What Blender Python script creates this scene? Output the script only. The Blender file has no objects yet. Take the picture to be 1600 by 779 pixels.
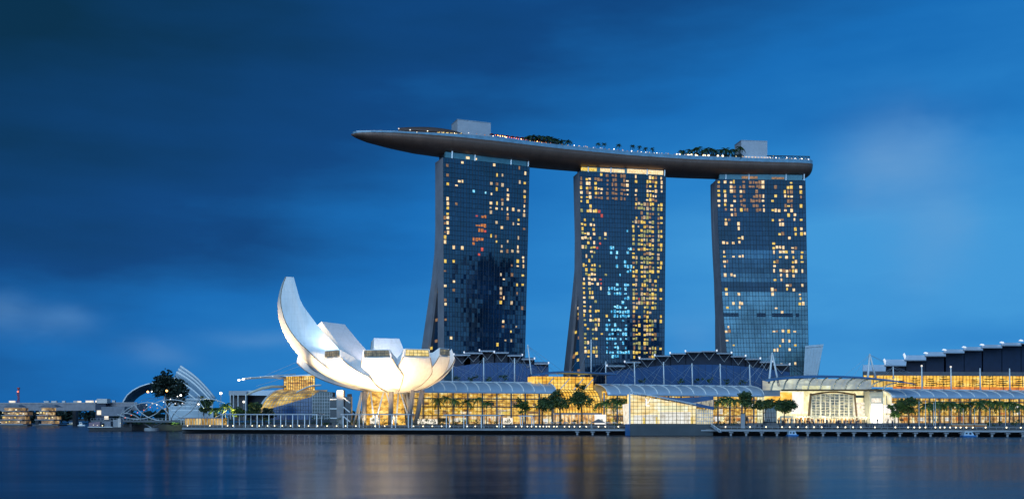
import bpy, bmesh, math, random
from mathutils import Vector, Matrix, noise as mnoise
R = math.radians
random.seed(7)
S = bpy.context.scene
COL = S.collection

# ------------------------------------------------------------------ camera
H, F, YH = 7.0, 1600.0, 652.0
cam = bpy.data.objects.new('camera', bpy.data.cameras.new('camera'))
COL.objects.link(cam)
cam.location = (0, 0, H)
cam.rotation_euler = (R(90), 0, 0)
cam.data.sensor_width = 36
cam.data.lens = 36
cam.data.shift_y = (YH - 389.5) / 1600.0
cam.data.clip_end = 30000
cam.data.clip_start = 0.5
S.camera = cam
S.view_settings.view_transform = 'Standard'
S.view_settings.look = 'None'
S.view_settings.exposure = 0.0
S.view_settings.gamma = 1.0
S.view_settings.use_curve_mapping = False
S.cycles.max_bounces = 6
S.cycles.transparent_max_bounces = 12
S.cycles.sample_clamp_indirect = 4.0

# ------------------------------------------------------------------ world: blue-hour sky
W = bpy.data.worlds.new('World')
S.world = W
W.use_nodes = True
NT = W.node_tree
NT.nodes.clear()
def N(t, **kw):
    n = NT.nodes.new(t)
    for k, v in kw.items(): setattr(n, k, v)
    return n
def L(a, b): NT.links.new(a, b)
def M(op, a, b=None, c=None):
    n = N('ShaderNodeMath', operation=op)
    for i, v in enumerate((a, b, c)):
        if v is None: continue
        if isinstance(v, (int, float)): n.inputs[i].default_value = v
        else: L(v, n.inputs[i])
    return n.outputs[0]
tc = N('ShaderNodeTexCoord')
sep = N('ShaderNodeSeparateXYZ')
L(tc.outputs['Generated'], sep.inputs[0])
dx, dy, dz = sep.outputs
def mapped_noise(sx, sy, sz, scale, detail, off=0.0, rough=0.5):
    mp = N('ShaderNodeMapping')
    mp.inputs['Scale'].default_value = (sx, sy, sz)
    mp.inputs['Location'].default_value = (off, off * .7, off * .3)
    L(tc.outputs['Generated'], mp.inputs[0])
    n = N('ShaderNodeTexNoise')
    n.inputs['Scale'].default_value = scale
    n.inputs['Detail'].default_value = detail
    n.inputs['Roughness'].default_value = rough
    L(mp.outputs[0], n.inputs['Vector'])
    return n.outputs[0]
streak = mapped_noise(1.0, 1.0, 5.0, 2.2, 5, 3.1)
fine = mapped_noise(1.0, 1.0, 3.0, 7.0, 6, 1.7, .55)
warp = mapped_noise(1.0, 1.0, 1.6, 9.0, 4, 8.2, .55)
def gauss(cx, cz, sx, sz, amp, wob=0.0):
    x = M('SUBTRACT', dx, cx); z = M('SUBTRACT', dz, cz)
    if wob:
        w = M('MULTIPLY', M('SUBTRACT', warp, .5), wob)
        x = M('ADD', x, w); z = M('ADD', z, M('MULTIPLY', w, .6))
    a = M('POWER', M('DIVIDE', M('ABSOLUTE', x), sx), 2.0); b = M('POWER', M('DIVIDE', M('ABSOLUTE', z), sz), 2.0)
    g = M('EXPONENT', M('MULTIPLY', M('ADD', a, b), -1.0))
    return M('MULTIPLY', g, amp)
front = M('GREATER_THAN', dy, 0.0)
b = M('ADD', .71, M('MULTIPLY', dx, .52))
b = M('SUBTRACT', b, M('MULTIPLY', M('MAXIMUM', dz, 0.0), 1.05))
b = M('ADD', b, gauss(.33, .15, .28, .13, .31))
b = M('ADD', b, gauss(.02, .16, .16, .10, .08))
b = M('ADD', b, gauss(-.22, .05, .26, .07, .15))
b = M('ADD', b, M('MULTIPLY', M('SUBTRACT', streak, .5), .50))
b = M('ADD', b, M('MULTIPLY', M('SUBTRACT', fine, .5), .16))
b = M('SUBTRACT', b, gauss(-.30, .145, .17, .024, .10, .06))      # long dark cloud bank, left
b = M('SUBTRACT', b, gauss(-.40, .27, .22, .09, .12, .08))
b = M('SUBTRACT', b, gauss(.38, .265, .13, .022, .20, .07))       # dark streak, right
b = M('SUBTRACT', b, gauss(.44, .07, .12, .018, .14, .05))
ramp = N('ShaderNodeValToRGB')
cr = ramp.color_ramp
cr.elements[0].position = 0.0; cr.elements[0].color = (.002, .030, .076, 1)
cr.elements[1].position = 1.0; cr.elements[1].color = (.052, .315, .690, 1)
for p, c in ((.33, (.004, .060, .215, 1)), (.55, (.008, .150, .470, 1)), (.78, (.020, .220, .59, 1))):
    e = cr.elements.new(p); e.color = c
L(b, ramp.inputs[0])
puff = gauss(.335, .228, .045, .034, .55, .07)
for g in ((.372, .160, .030, .045, .34, .06), (-.450, .088, .024, .014, .26, .06), (-.405, .084, .022, .013, .26, .06),
          (-.325, .060, .030, .012, .28, .05), (-.23, .078, .05, .008, .22, .04), (.17, .08, .03, .02, .16, .05)):
    puff = M('ADD', puff, gauss(*g))
puff = M('MULTIPLY', M('MULTIPLY', puff, M('ADD', M('MULTIPLY', fine, 1.1), .4)), front)
mixp = N('ShaderNodeMixRGB')
mixp.inputs[2].default_value = (.165, .355, .63, 1)
L(M('MINIMUM', puff, .9), mixp.inputs[0]); L(ramp.outputs[0], mixp.inputs[1])
# western afterglow behind the viewer
back = M('MAXIMUM', M('MULTIPLY', dy, -1.0), 0.0)
low = M('EXPONENT', M('MULTIPLY', M('MAXIMUM', dz, 0.0), -6.0))
glow = M('MULTIPLY', M('POWER', back, 3.0), low)
mixb = N('ShaderNodeMixRGB')
mixb.inputs[2].default_value = (.34, .70, 1.22, 1)
L(M('MULTIPLY', glow, .95), mixb.inputs[0]); L(mixp.outputs[0], mixb.inputs[1])
sky = N('ShaderNodeTexSky')
sky.sky_type = 'NISHITA'; sky.sun_disc = False
SUN_EL, SUN_AZ = 6.0, 205.0
sky.sun_elevation = R(SUN_EL); sky.sun_rotation = R(SUN_AZ)
bg1 = N('ShaderNodeBackground'); bg1.inputs[1].default_value = 1.0
L(mixb.outputs[0], bg1.inputs[0])
bg2 = N('ShaderNodeBackground'); bg2.inputs[1].default_value = 0.0012
L(sky.outputs[0], bg2.inputs[0])
add = N('ShaderNodeAddShader'); L(bg1.outputs[0], add.inputs[0]); L(bg2.outputs[0], add.inputs[1])
wo = N('ShaderNodeOutputWorld'); L(add.outputs[0], wo.inputs[0])

# last light of the western sky: one very soft, cool sun from behind the viewer
sl = bpy.data.lights.new('sun', 'SUN')
sl.energy = 2.2; sl.angle = R(55); sl.color = (.46, .73, 1.0)
so = bpy.data.objects.new('sun', sl); COL.objects.link(so)
so.rotation_euler = (R(62), 0, R(-18))

# ------------------------------------------------------------------ materials
MATS = {}
def mat(name, col, rough=.6, metal=0.0, emis=None, estr=1.0, var=.15, vscale=.3, ior=1.45, spec=.5, bump=0.0):
    if name in MATS: return MATS[name]
    m = bpy.data.materials.new(name); m.use_nodes = True
    t = m.node_tree; p = t.nodes['Principled BSDF']
    p.inputs['Roughness'].default_value = rough
    p.inputs['Metallic'].default_value = metal
    p.inputs['IOR'].default_value = ior
    p.inputs['Specular IOR Level'].default_value = spec
    c = t.nodes.new('ShaderNodeTexCoord'); n = t.nodes.new('ShaderNodeTexNoise')
    n.inputs['Scale'].default_value = vscale; n.inputs['Detail'].default_value = 5
    t.links.new(c.outputs['Object'], n.inputs['Vector'])
    r = t.nodes.new('ShaderNodeValToRGB')
    r.color_ramp.elements[0].position = .3; r.color_ramp.elements[1].position = .7
    r.color_ramp.elements[0].color = [max(0, x * (1 - var)) for x in col] + [1]
    r.color_ramp.elements[1].color = [min(1, x * (1 + var)) for x in col] + [1]
    t.links.new(n.outputs[0], r.inputs[0]); t.links.new(r.outputs[0], p.inputs['Base Color'])
    if bump:
        bp = t.nodes.new('ShaderNodeBump'); bp.inputs['Strength'].default_value = bump
        t.links.new(n.outputs[0], bp.inputs['Height']); t.links.new(bp.outputs[0], p.inputs['Normal'])
    if emis:
        p.inputs['Emission Color'].default_value = list(emis) + [1]
        p.inputs['Emission Strength'].default_value = estr
    MATS[name] = m
    return m
def lit(name, stops, strength, scale=(1, 1, 1), nscale=.4, detail=3, base=(.05, .04, .03)):
    """a lit interior seen through glazing: emission that varies from room to room"""
    if name in MATS: return MATS[name]
    m = bpy.data.materials.new(name); m.use_nodes = True
    t = m.node_tree; p = t.nodes['Principled BSDF']
    p.inputs['Base Color'].default_value = list(base) + [1]; p.inputs['Roughness'].default_value = .4
    c = t.nodes.new('ShaderNodeTexCoord'); mp = t.nodes.new('ShaderNodeMapping')
    mp.inputs['Scale'].default_value = scale
    n = t.nodes.new('ShaderNodeTexNoise'); n.inputs['Scale'].default_value = nscale; n.inputs['Detail'].default_value = detail
    n.inputs['Roughness'].default_value = .65
    t.links.new(c.outputs['Object'], mp.inputs[0]); t.links.new(mp.outputs[0], n.inputs['Vector'])
    r = t.nodes.new('ShaderNodeValToRGB'); e = r.color_ramp.elements
    e[0].position, e[0].color = stops[0][0], list(stops[0][1]) + [1]
    e[1].position, e[1].color = stops[-1][0], list(stops[-1][1]) + [1]
    for s in stops[1:-1]:
        q = e.new(s[0]); q.color = list(s[1]) + [1]
    t.links.new(n.outputs[0], r.inputs[0]); t.links.new(r.outputs[0], p.inputs['Emission Color'])
    p.inputs['Emission Strength'].default_value = strength
    MATS[name] = m
    return m
def pane_glass(name, tint=(.9, .95, 1), gl=.14, rough=.05):
    if name in MATS: return MATS[name]
    m = bpy.data.materials.new(name); m.use_nodes = True
    t = m.node_tree; t.nodes.clear()
    o = t.nodes.new('ShaderNodeOutputMaterial'); mx = t.nodes.new('ShaderNodeMixShader')
    a = t.nodes.new('ShaderNodeBsdfTransparent'); a.inputs[0].default_value = list(tint) + [1]
    g = t.nodes.new('ShaderNodeBsdfGlossy'); g.inputs['Roughness'].default_value = rough
    fr = t.nodes.new('ShaderNodeFresnel'); fr.inputs[0].default_value = 1.3
    mm = t.nodes.new('ShaderNodeMath'); mm.operation = 'ADD'; mm.inputs[1].default_value = gl
    t.links.new(fr.outputs[0], mm.inputs[0]); t.links.new(mm.outputs[0], mx.inputs[0])
    t.links.new(a.outputs[0], mx.inputs[1]); t.links.new(g.outputs[0], mx.inputs[2]); t.links.new(mx.outputs[0], o.inputs[0])
    MATS[name] = m
    return m
def foliage(name, c1, c2, scale=.5):
    m = mat(name, [(a + b_) / 2 for a, b_ in zip(c1, c2)], .6, var=0, vscale=scale)
    r = [n for n in m.node_tree.nodes if n.type == 'VALTORGB'][0]
    r.color_ramp.elements[0].color = list(c1) + [1]; r.color_ramp.elements[1].color = list(c2) + [1]
    return m

concrete = mat('concrete', (.30, .31, .34), .75, var=.12, vscale=.12)
concrete_dark = mat('concrete_dark', (.10, .105, .12), .8, vscale=.2)
white_paint = mat('white_paint', (.78, .78, .78), .5, var=.05, vscale=.2)
white_metal = mat('white_metal', (.70, .73, .76), .35, .2, var=.06)
steel = mat('steel', (.45, .48, .52), .4, .5)
dark_metal = mat('dark_metal', (.035, .04, .05), .45, .3)
bronze = mat('bronze', (.16, .10, .045), .5, .4)
petal_skin = mat('petal_skin', (.74, .735, .72), .42, var=.035, vscale=.08)
roof_metal = mat('roof_metal', (.44, .53, .64), .38, .25, var=.08, vscale=.1)
roof_blue = mat('roof_blue', (.10, .22, .42), .35, .3, var=.1, vscale=.1)
plate_metal = mat('plate_metal', (.26, .30, .36), .4, .3, var=.1)
hall_wall = mat('hall_wall', (.014, .060, .17), .35, .3, var=.15, vscale=.08)
hall_dark = mat('hall_dark', (.004, .016, .050), .45)
hull_skin = mat('hull_skin', (.19, .118, .092), .45, .35, var=.10, vscale=.15)
deck_stone = mat('deck_stone', (.16, .16, .165), .7, var=.2, vscale=.5)
paving = mat('paving', (.13, .13, .14), .7, var=.25, vscale=.15)
soil = mat('soil', (.06, .06, .065), .9, var=.3, vscale=.05)
timber = mat('timber', (.16, .10, .06), .7, var=.3, vscale=1.0)
bark = mat('bark', (.07, .055, .04), .9, var=.3, vscale=2.0)
skin_m = mat('cloth_dark', (.03, .035, .05), .9, var=.5, vscale=1.5)
cloth_b = mat('cloth_blue', (.05, .07, .13), .9, var=.4, vscale=1.5)
cloth_w = mat('cloth_pale', (.35, .33, .32), .9, var=.3, vscale=1.5)
leaf_a = foliage('leaf_a', (.010, .030, .012), (.062, .115, .034), .35)
leaf_b = foliage('leaf_b', (.022, .055, .014), (.085, .145, .036), .6)
leaf_palm = foliage('leaf_palm', (.022, .058, .016), (.10, .165, .04), .6)
leaf_far = foliage('leaf_far', (.010, .02, .016), (.02, .04, .028), .1)
tower_glass = mat('tower_glass', (.006, .024, .056), .08, 0, var=.75, vscale=.035, ior=1.95, spec=.5)
_t = tower_glass.node_tree; _p = _t.nodes['Principled BSDF']
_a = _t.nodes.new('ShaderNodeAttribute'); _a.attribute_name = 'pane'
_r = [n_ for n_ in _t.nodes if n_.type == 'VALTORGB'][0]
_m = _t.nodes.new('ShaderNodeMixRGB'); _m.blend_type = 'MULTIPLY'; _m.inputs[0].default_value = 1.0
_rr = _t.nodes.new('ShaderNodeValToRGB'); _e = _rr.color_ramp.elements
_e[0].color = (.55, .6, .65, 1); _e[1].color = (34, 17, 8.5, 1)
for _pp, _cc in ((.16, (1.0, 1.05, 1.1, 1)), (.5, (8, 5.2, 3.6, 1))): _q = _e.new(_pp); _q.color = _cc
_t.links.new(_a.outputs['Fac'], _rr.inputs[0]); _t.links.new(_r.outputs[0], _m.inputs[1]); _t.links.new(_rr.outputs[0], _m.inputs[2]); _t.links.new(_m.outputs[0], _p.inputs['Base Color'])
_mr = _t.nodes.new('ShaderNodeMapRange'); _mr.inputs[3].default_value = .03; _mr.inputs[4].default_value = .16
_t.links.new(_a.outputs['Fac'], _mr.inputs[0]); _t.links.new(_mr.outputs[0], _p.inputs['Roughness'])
tower_glass_dark = mat('tower_glass_dark', (.008, .012, .02), .15, 0, var=.4, vscale=.1, ior=1.6)
mullion_m = mat('mullion', (.007, .016, .034), .45, .2)
teal_glass = mat('teal_glass', (.10, .26, .32), .15, 0, var=.2, vscale=.2, ior=1.7)
blue_glass = mat('blue_glass', (.018, .07, .20), .12, 0, var=.3, vscale=.2, ior=1.7)
green_glass = mat('green_glass', (.03, .055, .06), .15, 0, var=.4, vscale=.3, ior=1.6)
balu_glass = mat('balustrade_glass', (.17, .31, .42), .2, 0, var=.2, vscale=.3, ior=1.6)
clear_pane = pane_glass('clear_pane', gl=.03)
gold_room = lit('gold_room', ((.33, (.08, .028, .003)), (.43, (.48, .21, .014)), (.55, (.88, .51, .065)), (.68, (1.0, .84, .42))), 1.2, (.5, .5, 1.1), .55, 6)
gold_shop = lit('gold_shop', ((.32, (.10, .035, .01)), (.44, (.55, .25, .05)), (.54, (.85, .55, .20)), (.66, (1.0, .88, .66))), 1.15, (1.0, 1.0, .6), .38, 5)
amber_room = lit('amber_room', ((.3, (.50, .20, .012)), (.5, (.95, .52, .05)), (.68, (1.0, .74, .22))), 1.2, (.5, .5, .9), .3, 4)
orange_room = lit('orange_room', ((.3, (.40, .09, .01)), (.6, (.95, .30, .03))), .9, (.6, .6, .6), .4, 4)
cream_room = lit('cream_room', ((.3, (.55, .46, .20)), (.5, (.85, .76, .42)), (.68, (1.0, .95, .72))), 1.25, (.6, .6, .6), .35, 4)
pav_room = lit('pav_room', ((.3, (.66, .36, .06)), (.48, (.95, .68, .26)), (.64, (1.0, .90, .60))), 1.25, (.6, .6, 1.0), .30, 4)
win_warm = lit('window_warm', ((.3, (.50, .27, .08)), (.5, (1.0, .70, .34)), (.7, (1.0, .88, .62))), 1.15, (1, 1, 1), .9, 2)
win_soft = lit('window_soft', ((.3, (.30, .18, .07)), (.5, (.70, .50, .27)), (.7, (.95, .80, .58))), .9, (1, 1, 1), 1.1, 3)
win_gold = lit('window_gold', ((.3, (.45, .25, .01)), (.5, (.95, .62, .06)), (.7, (1.0, .85, .35))), 1.0, (1, 1, 1), .9, 2)
win_dim = lit('window_dim', ((.3, (.12, .055, .02)), (.7, (.50, .26, .10))), .9, (1, 1, 1), .9, 2)
win_cyan = lit('window_cyan', ((.35, (.004, .07, .16)), (.5, (.03, .38, .72)), (.63, (.5, .95, 1.0))), 1.35, (1, 1, 1), .8, 4)
win_red = lit('window_red', ((.3, (.3, .02, .01)), (.7, (.95, .12, .06))), .9, (1, 1, 1), .8, 2)
win_orange = lit('window_orange', ((.35, (.10, .02, .005)), (.65, (1.0, .32, .04))), .9, (1, 1, 1), 1.2, 3)
win_green = lit('window_olive', ((.3, (.12, .13, .02)), (.7, (.66, .62, .20))), .9, (1, 1, 1), .9, 3)
lamp_warm = mat('lamp_warm', (.9, .8, .6), .4, emis=(1.0, .80, .46), estr=3.2)
lamp_white = mat('lamp_white', (.9, .9, .9), .4, emis=(1.0, .93, .82), estr=4)
lamp_orange = mat('lamp_orange', (.9, .6, .3), .4, emis=(1.0, .45, .10), estr=7)
lamp_red = mat('lamp_red', (.8, .2, .1), .4, emis=(1.0, .16, .06), estr=2.2)
lamp_cool = mat('lamp_cool', (.8, .9, 1), .4, emis=(.65, .92, 1.0), estr=4)
lit_white = lit('lit_white', ((.3, (.78, .72, .66)), (.5, (.95, .90, .84)), (.7, (1.0, .98, .95))), 1.1, (1, 1, .4), .25, 3)
lit_white_dim = lit('lit_white_dim', ((.3, (.55, .45, .30)), (.5, (.82, .74, .60)), (.7, (1.0, .95, .85))), 1.15, (1, 1, 1), .5, 4)
lit_fin = mat('lit_fin', (.8, .8, .8), .4, emis=(.95, .95, 1.0), estr=.55)  # emission stands in for lamplight falling on the white fins
red_paint = mat('red_paint', (.45, .06, .06), .6)
blue_paint = mat('blue_paint', (.03, .16, .42), .5)

def panel_lines(m, pitch, amt):
    t_ = m.node_tree; p_ = t_.nodes['Principled BSDF']; src = p_.inputs['Base Color'].links[0].from_socket
    c_ = t_.nodes.new('ShaderNodeTexCoord'); last = src
    for ax_, pt in (('Z', pitch), ('X', pitch * 1.7)):
        w_ = t_.nodes.new('ShaderNodeTexWave'); w_.wave_type = 'BANDS'; w_.bands_direction = ax_; w_.wave_profile = 'SAW'
        w_.inputs['Scale'].default_value = 6.2832 / (20 * pt); w_.inputs['Distortion'].default_value = 0
        r_ = t_.nodes.new('ShaderNodeValToRGB'); r_.color_ramp.interpolation = 'LINEAR'
        r_.color_ramp.elements[0].color = (1 - amt,) * 3 + (1,); r_.color_ramp.elements[1].position = .09; r_.color_ramp.elements[1].color = (1, 1, 1, 1)
        x_ = t_.nodes.new('ShaderNodeMixRGB'); x_.blend_type = 'MULTIPLY'; x_.inputs[0].default_value = 1
        t_.links.new(c_.outputs['Object'], w_.inputs[0]); t_.links.new(w_.outputs['Fac'], r_.inputs[0]); t_.links.new(last, x_.inputs[1]); t_.links.new(r_.outputs[0], x_.inputs[2]); last = x_.outputs[0]
    # faint rain streaks
    mp_ = t_.nodes.new('ShaderNodeMapping'); mp_.inputs['Scale'].default_value = (.9, .9, .06)
    n_ = t_.nodes.new('ShaderNodeTexNoise'); n_.inputs['Scale'].default_value = 1; n_.inputs['Detail'].default_value = 5
    r_ = t_.nodes.new('ShaderNodeValToRGB'); r_.color_ramp.elements[0].position = .35; r_.color_ramp.elements[0].color = (.92, .915, .90, 1); r_.color_ramp.elements[1].position = .6; r_.color_ramp.elements[1].color = (1, 1, 1, 1)
    x_ = t_.nodes.new('ShaderNodeMixRGB'); x_.blend_type = 'MULTIPLY'; x_.inputs[0].default_value = 1
    t_.links.new(c_.outputs['Object'], mp_.inputs[0]); t_.links.new(mp_.outputs[0], n_.inputs['Vector']); t_.links.new(n_.outputs[0], r_.inputs[0]); t_.links.new(last, x_.inputs[1]); t_.links.new(r_.outputs[0], x_.inputs[2])
    t_.links.new(x_.outputs[0], p_.inputs['Base Color'])
panel_lines(petal_skin, 2.6, .10); panel_lines(hull_skin, 4.2, .16)

# ------------------------------------------------------------------ mesh helpers
def P(px, py, Y): return Vector(((px - 800) / F * Y, Y, H - (py - YH) / F * Y))
def G(px, Y, z): return Vector(((px - 800) / F * Y, Y, z))
class MB:
    def __init__(s): s.v = []; s.f = []
    def poly(s, pts):
        i = len(s.v); s.v += [Vector(p) for p in pts]; s.f.append(tuple(range(i, i + len(pts)))); return s
    def hexa(s, q):           # 8 points: bottom 4, top 4
        i = len(s.v); s.v += [Vector(p) for p in q]
        for f in ((0, 3, 2, 1), (4, 5, 6, 7), (0, 1, 5, 4), (1, 2, 6, 5), (2, 3, 7, 6), (3, 0, 4, 7)):
            s.f.append(tuple(i + k for k in f))
        return s
    def box(s, c, size, rz=0.0, ax=None):
        c = Vector(c); hx, hy, hz = size[0] / 2, size[1] / 2, size[2] / 2
        m = Matrix.Rotation(rz, 3, 'Z') if ax is None else ax
        pts = [c + m @ Vector((x, y, z)) for z in (-hz, hz) for x, y in ((-hx, -hy), (hx, -hy), (hx, hy), (-hx, hy))]
        return s.hexa(pts)
    def beam(s, p, q, w, h):
        p, q = Vector(p), Vector(q); d = (q - p)
        if d.length < 1e-6: return s
        d.normalize(); up = Vector((0, 0, 1)) if abs(d.z) < .95 else Vector((0, 1, 0))
        a = d.cross(up).normalized() * w / 2; b_ = a.cross(d).normalized() * h / 2
        return s.hexa([p - a - b_, p + a - b_, p + a + b_, p - a + b_, q - a - b_, q + a - b_, q + a + b_, q - a + b_])
    def tube(s, pts, r, n=6, cap=True):
        pts = [Vector(p) for p in pts]; rr = r if isinstance(r, (list, tuple)) else [r] * len(pts)
        rings = []
        for i, p in enumerate(pts):
            d = (pts[min(i + 1, len(pts) - 1)] - pts[max(i - 1, 0)]).normalized()
            up = Vector((0, 0, 1)) if abs(d.z) < .9 else Vector((1, 0, 0))
            a = d.cross(up).normalized(); b_ = d.cross(a).normalized()
            rings.append([p + (a * math.cos(t) + b_ * math.sin(t)) * rr[i] for t in [2 * math.pi * k / n for k in range(n)]])
        return s.loft(rings, True, cap)
    def loft(s, rings, closed=True, cap=False):
        i0 = len(s.v); n = len(rings[0])
        for r_ in rings: s.v += [Vector(p) for p in r_]
        for i in range(len(rings) - 1):
            for k in range(n if closed else n - 1):
                a = i0 + i * n + k; b_ = i0 + i * n + (k + 1) % n
                s.f.append((a, b_, b_ + n, a + n))
        if cap:
            s.f.append(tuple(i0 + k for k in reversed(range(n))))
            s.f.append(tuple(i0 + (len(rings) - 1) * n + k for k in range(n)))
        return s
    def ball(s, c, r, n=6, sz=1.0):
        c = Vector(c); rings = []
        for i in range(1, n):
            t = math.pi * i / n
            rings.append([c + Vector((r * math.sin(t) * math.cos(k), r * math.sin(t) * math.sin(k), -r * sz * math.cos(t))) for k in [2 * math.pi * j / n for j in range(n)]])
        return s.loft(rings, True, True)
    def prism(s, pts, depth_vec):
        a = [Vector(p) for p in pts]; d = Vector(depth_vec); b_ = [p + d for p in a]; n = len(a)
        i = len(s.v); s.v += a + b_
        s.f.append(tuple(i + k for k in reversed(range(n)))); s.f.append(tuple(i + n + k for k in range(n)))
        for k in range(n): s.f.append((i + k, i + (k + 1) % n, i + n + (k + 1) % n, i + n + k))
        return s
    def build(s, name, m, parent=None, smooth=False):
        off = Vector((0, 0, 0)); p = parent
        while p is not None: off += p.location; p = p.parent
        me = bpy.data.meshes.new(name)
        me.from_pydata([tuple(v - off) for v in s.v], [], s.f); me.validate(); me.update()
        bm = bmesh.new(); bm.from_mesh(me); bmesh.ops.recalc_face_normals(bm, faces=bm.faces); bm.to_mesh(me); bm.free()
        if smooth:
            for q in me.polygons: q.use_smooth = True
        me.materials.append(m)
        o = bpy.data.objects.new(name, me); COL.objects.link(o)
        if parent is not None: o.parent = parent
        return o
def tag(o, label, cat, group=None):
    o['label'] = label; o['category'] = cat
    if group: o['group'] = group
    return o
def thing(name, label, cat, loc=(0, 0, 0), group=None):
    o = bpy.data.objects.new(name, None); COL.objects.link(o); o.location = loc; o.empty_display_size = .5
    return tag(o, label, cat, group)
def struct(o): o['kind'] = 'structure'; return o
def stuff(o): o['kind'] = 'stuff'; return o
def dup(root, loc, rz=0.0, sc=1.0, label=None, group=None):
    r = root.copy(); COL.objects.link(r); r.location = loc; r.rotation_euler = (0, 0, rz); r.scale = (sc,) * 3
    if label: r['label'] = label
    if group: r['group'] = group
    for ch in list(root.children):
        c = ch.copy(); COL.objects.link(c); c.parent = r
        for g in ch.children:
            d = g.copy(); COL.objects.link(d); d.parent = c
    return r
ORD = ['first', 'second', 'third', 'fourth', 'fifth', 'sixth', 'seventh', 'eighth', 'ninth', 'tenth', 'eleventh', 'twelfth', 'thirteenth',
       'fourteenth', 'fifteenth', 'sixteenth', 'seventeenth', 'eighteenth', 'nineteenth', 'twentieth', 'twenty-first', 'twenty-second',
       'twenty-third', 'twenty-fourth', 'twenty-fifth', 'twenty-sixth', 'twenty-seventh', 'twenty-eighth']
def lerp(a, b_, t): return a + (b_ - a) * t
def interp(tab, x):
    tab = sorted(tab)
    if x <= tab[0][0]: return tab[0][1]
    for (x0, y0), (x1, y1) in zip(tab, tab[1:]):
        if x <= x1: return lerp(y0, y1, (x - x0) / (x1 - x0))
    return tab[-1][1]

# ------------------------------------------------------------------ water and land
DECK = 2.6
def edgeY(px): return 11200.0 / (676 + (px - 290) * 6 / 1310.0 - 652)
def E(px, z=DECK, back=0.0):
    y = edgeY(px) + back
    return Vector(((px - 800) / F * y, y, z))
wm = bpy.data.materials.new('water'); wm.use_nodes = True
t = wm.node_tree; p = t.nodes['Principled BSDF']
p.inputs['Base Color'].default_value = (.002, .008, .016, 1); p.inputs['Roughness'].default_value = .17; p.inputs['IOR'].default_value = 1.33; p.inputs['Specular IOR Level'].default_value = .40
c = t.nodes.new('ShaderNodeTexCoord'); bm_prev = None
for sc_, st, dist in (((.012, .05, 1), .09, 2.0), ((.09, .30, 1), .035, .5)):
    mp = t.nodes.new('ShaderNodeMapping'); mp.inputs['Scale'].default_value = sc_
    n = t.nodes.new('ShaderNodeTexNoise'); n.inputs['Scale'].default_value = 1.0; n.inputs['Detail'].default_value = 4
    bp = t.nodes.new('ShaderNodeBump'); bp.inputs['Strength'].default_value = st; bp.inputs['Distance'].default_value = dist
    t.links.new(c.outputs['Object'], mp.inputs[0]); t.links.new(mp.outputs[0], n.inputs['Vector']); t.links.new(n.outputs[0], bp.inputs['Height'])
    if bm_prev: t.links.new(bm_prev.outputs[0], bp.inputs['Normal'])
    bm_prev = bp
t.links.new(bm_prev.outputs[0], p.inputs['Normal'])
gm = t.nodes.new('ShaderNodeBsdfGlossy'); gm.inputs['Color'].default_value = (.44, .47, .52, 1); t.links.new(bm_prev.outputs[0], gm.inputs['Normal'])
dfm = t.nodes.new('ShaderNodeBsdfDiffuse'); dfm.inputs['Color'].default_value = (.001, .006, .014, 1)
frn = t.nodes.new('ShaderNodeFresnel'); frn.inputs[0].default_value = 1.33; t.links.new(bm_prev.outputs[0], frn.inputs['Normal'])
mxs = t.nodes.new('ShaderNodeMixShader'); t.links.new(frn.outputs[0], mxs.inputs[0]); t.links.new(dfm.outputs[0], mxs.inputs[1]); t.links.new(gm.outputs[0], mxs.inputs[2])
t.links.new(mxs.outputs[0], t.nodes['Material Output'].inputs[0])
# slow patches of smoother and rougher water
mp = t.nodes.new('ShaderNodeMapping'); mp.inputs['Scale'].default_value = (.006, .03, 1)
n = t.nodes.new('ShaderNodeTexNoise'); n.inputs['Scale'].default_value = 1.0; n.inputs['Detail'].default_value = 3
mr = t.nodes.new('ShaderNodeMapRange'); mr.inputs[1].default_value = .3; mr.inputs[2].default_value = .7; mr.inputs[3].default_value = .12; mr.inputs[4].default_value = .22
t.links.new(c.outputs['Object'], mp.inputs[0]); t.links.new(mp.outputs[0], n.inputs['Vector']); t.links.new(n.outputs[0], mr.inputs[0]); t.links.new(mr.outputs[0], gm.inputs['Roughness'])
struct(MB().poly([(-9000, -600, 0), (9000, -600, 0), (9000, 14000, 0), (-9000, 14000, 0)]).build('water', wm))
land = MB()
A0, B0 = E(285), E(1760)
back_off = 13.0
pts = [G(285, edgeY(285) + back_off, 0), G(1760, edgeY(1760) + back_off, 0), Vector((2500, 420, 0)), Vector((6000, 9000, 0)), Vector((-300, 9000, 0)), Vector((-225, 620, 0)), Vector((-222, 566, 0)), Vector((-170, 560, 0))]
land.poly([(q.x, q.y, 3.3) for q in pts])
for a, b_ in zip(pts, pts[1:] + pts[:1]):
    land.poly([(a.x, a.y, -1), (b_.x, b_.y, -1), (b_.x, b_.y, 3.3), (a.x, a.y, 3.3)])
struct(land.build('ground', soil))
# promenade: a slab over the water with a lower wall, edge kerb and piles
prom = MB()
f0, f1, k0, k1 = E(285), E(1760), G(285, edgeY(285) + 14, DECK), G(1760, edgeY(1760) + 14, DECK)
def slab(a, b_, c_, d_, z0, z1):
    return [(a.x, a.y, z0), (b_.x, b_.y, z0), (c_.x, c_.y, z0), (d_.x, d_.y, z0), (a.x, a.y, z1), (b_.x, b_.y, z1), (c_.x, c_.y, z1), (d_.x, d_.y, z1)]
prom.hexa(slab(f0, f1, k1, k0, 1.55, DECK))
struct(prom.build('promenade', deck_stone))
kb = MB()
dirp = (f1 - f0).normalized(); nrm = Vector((-dirp.y, dirp.x, 0))
g0, g1 = f0 - nrm * .5, f1 - nrm * .5
kb.hexa(slab(g0, g1, f1, f0, 1.75, 2.2))
struct(kb.build('kerb', mat('kerb_stone', (.32, .35, .40), .6)))
terr = MB()
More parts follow.
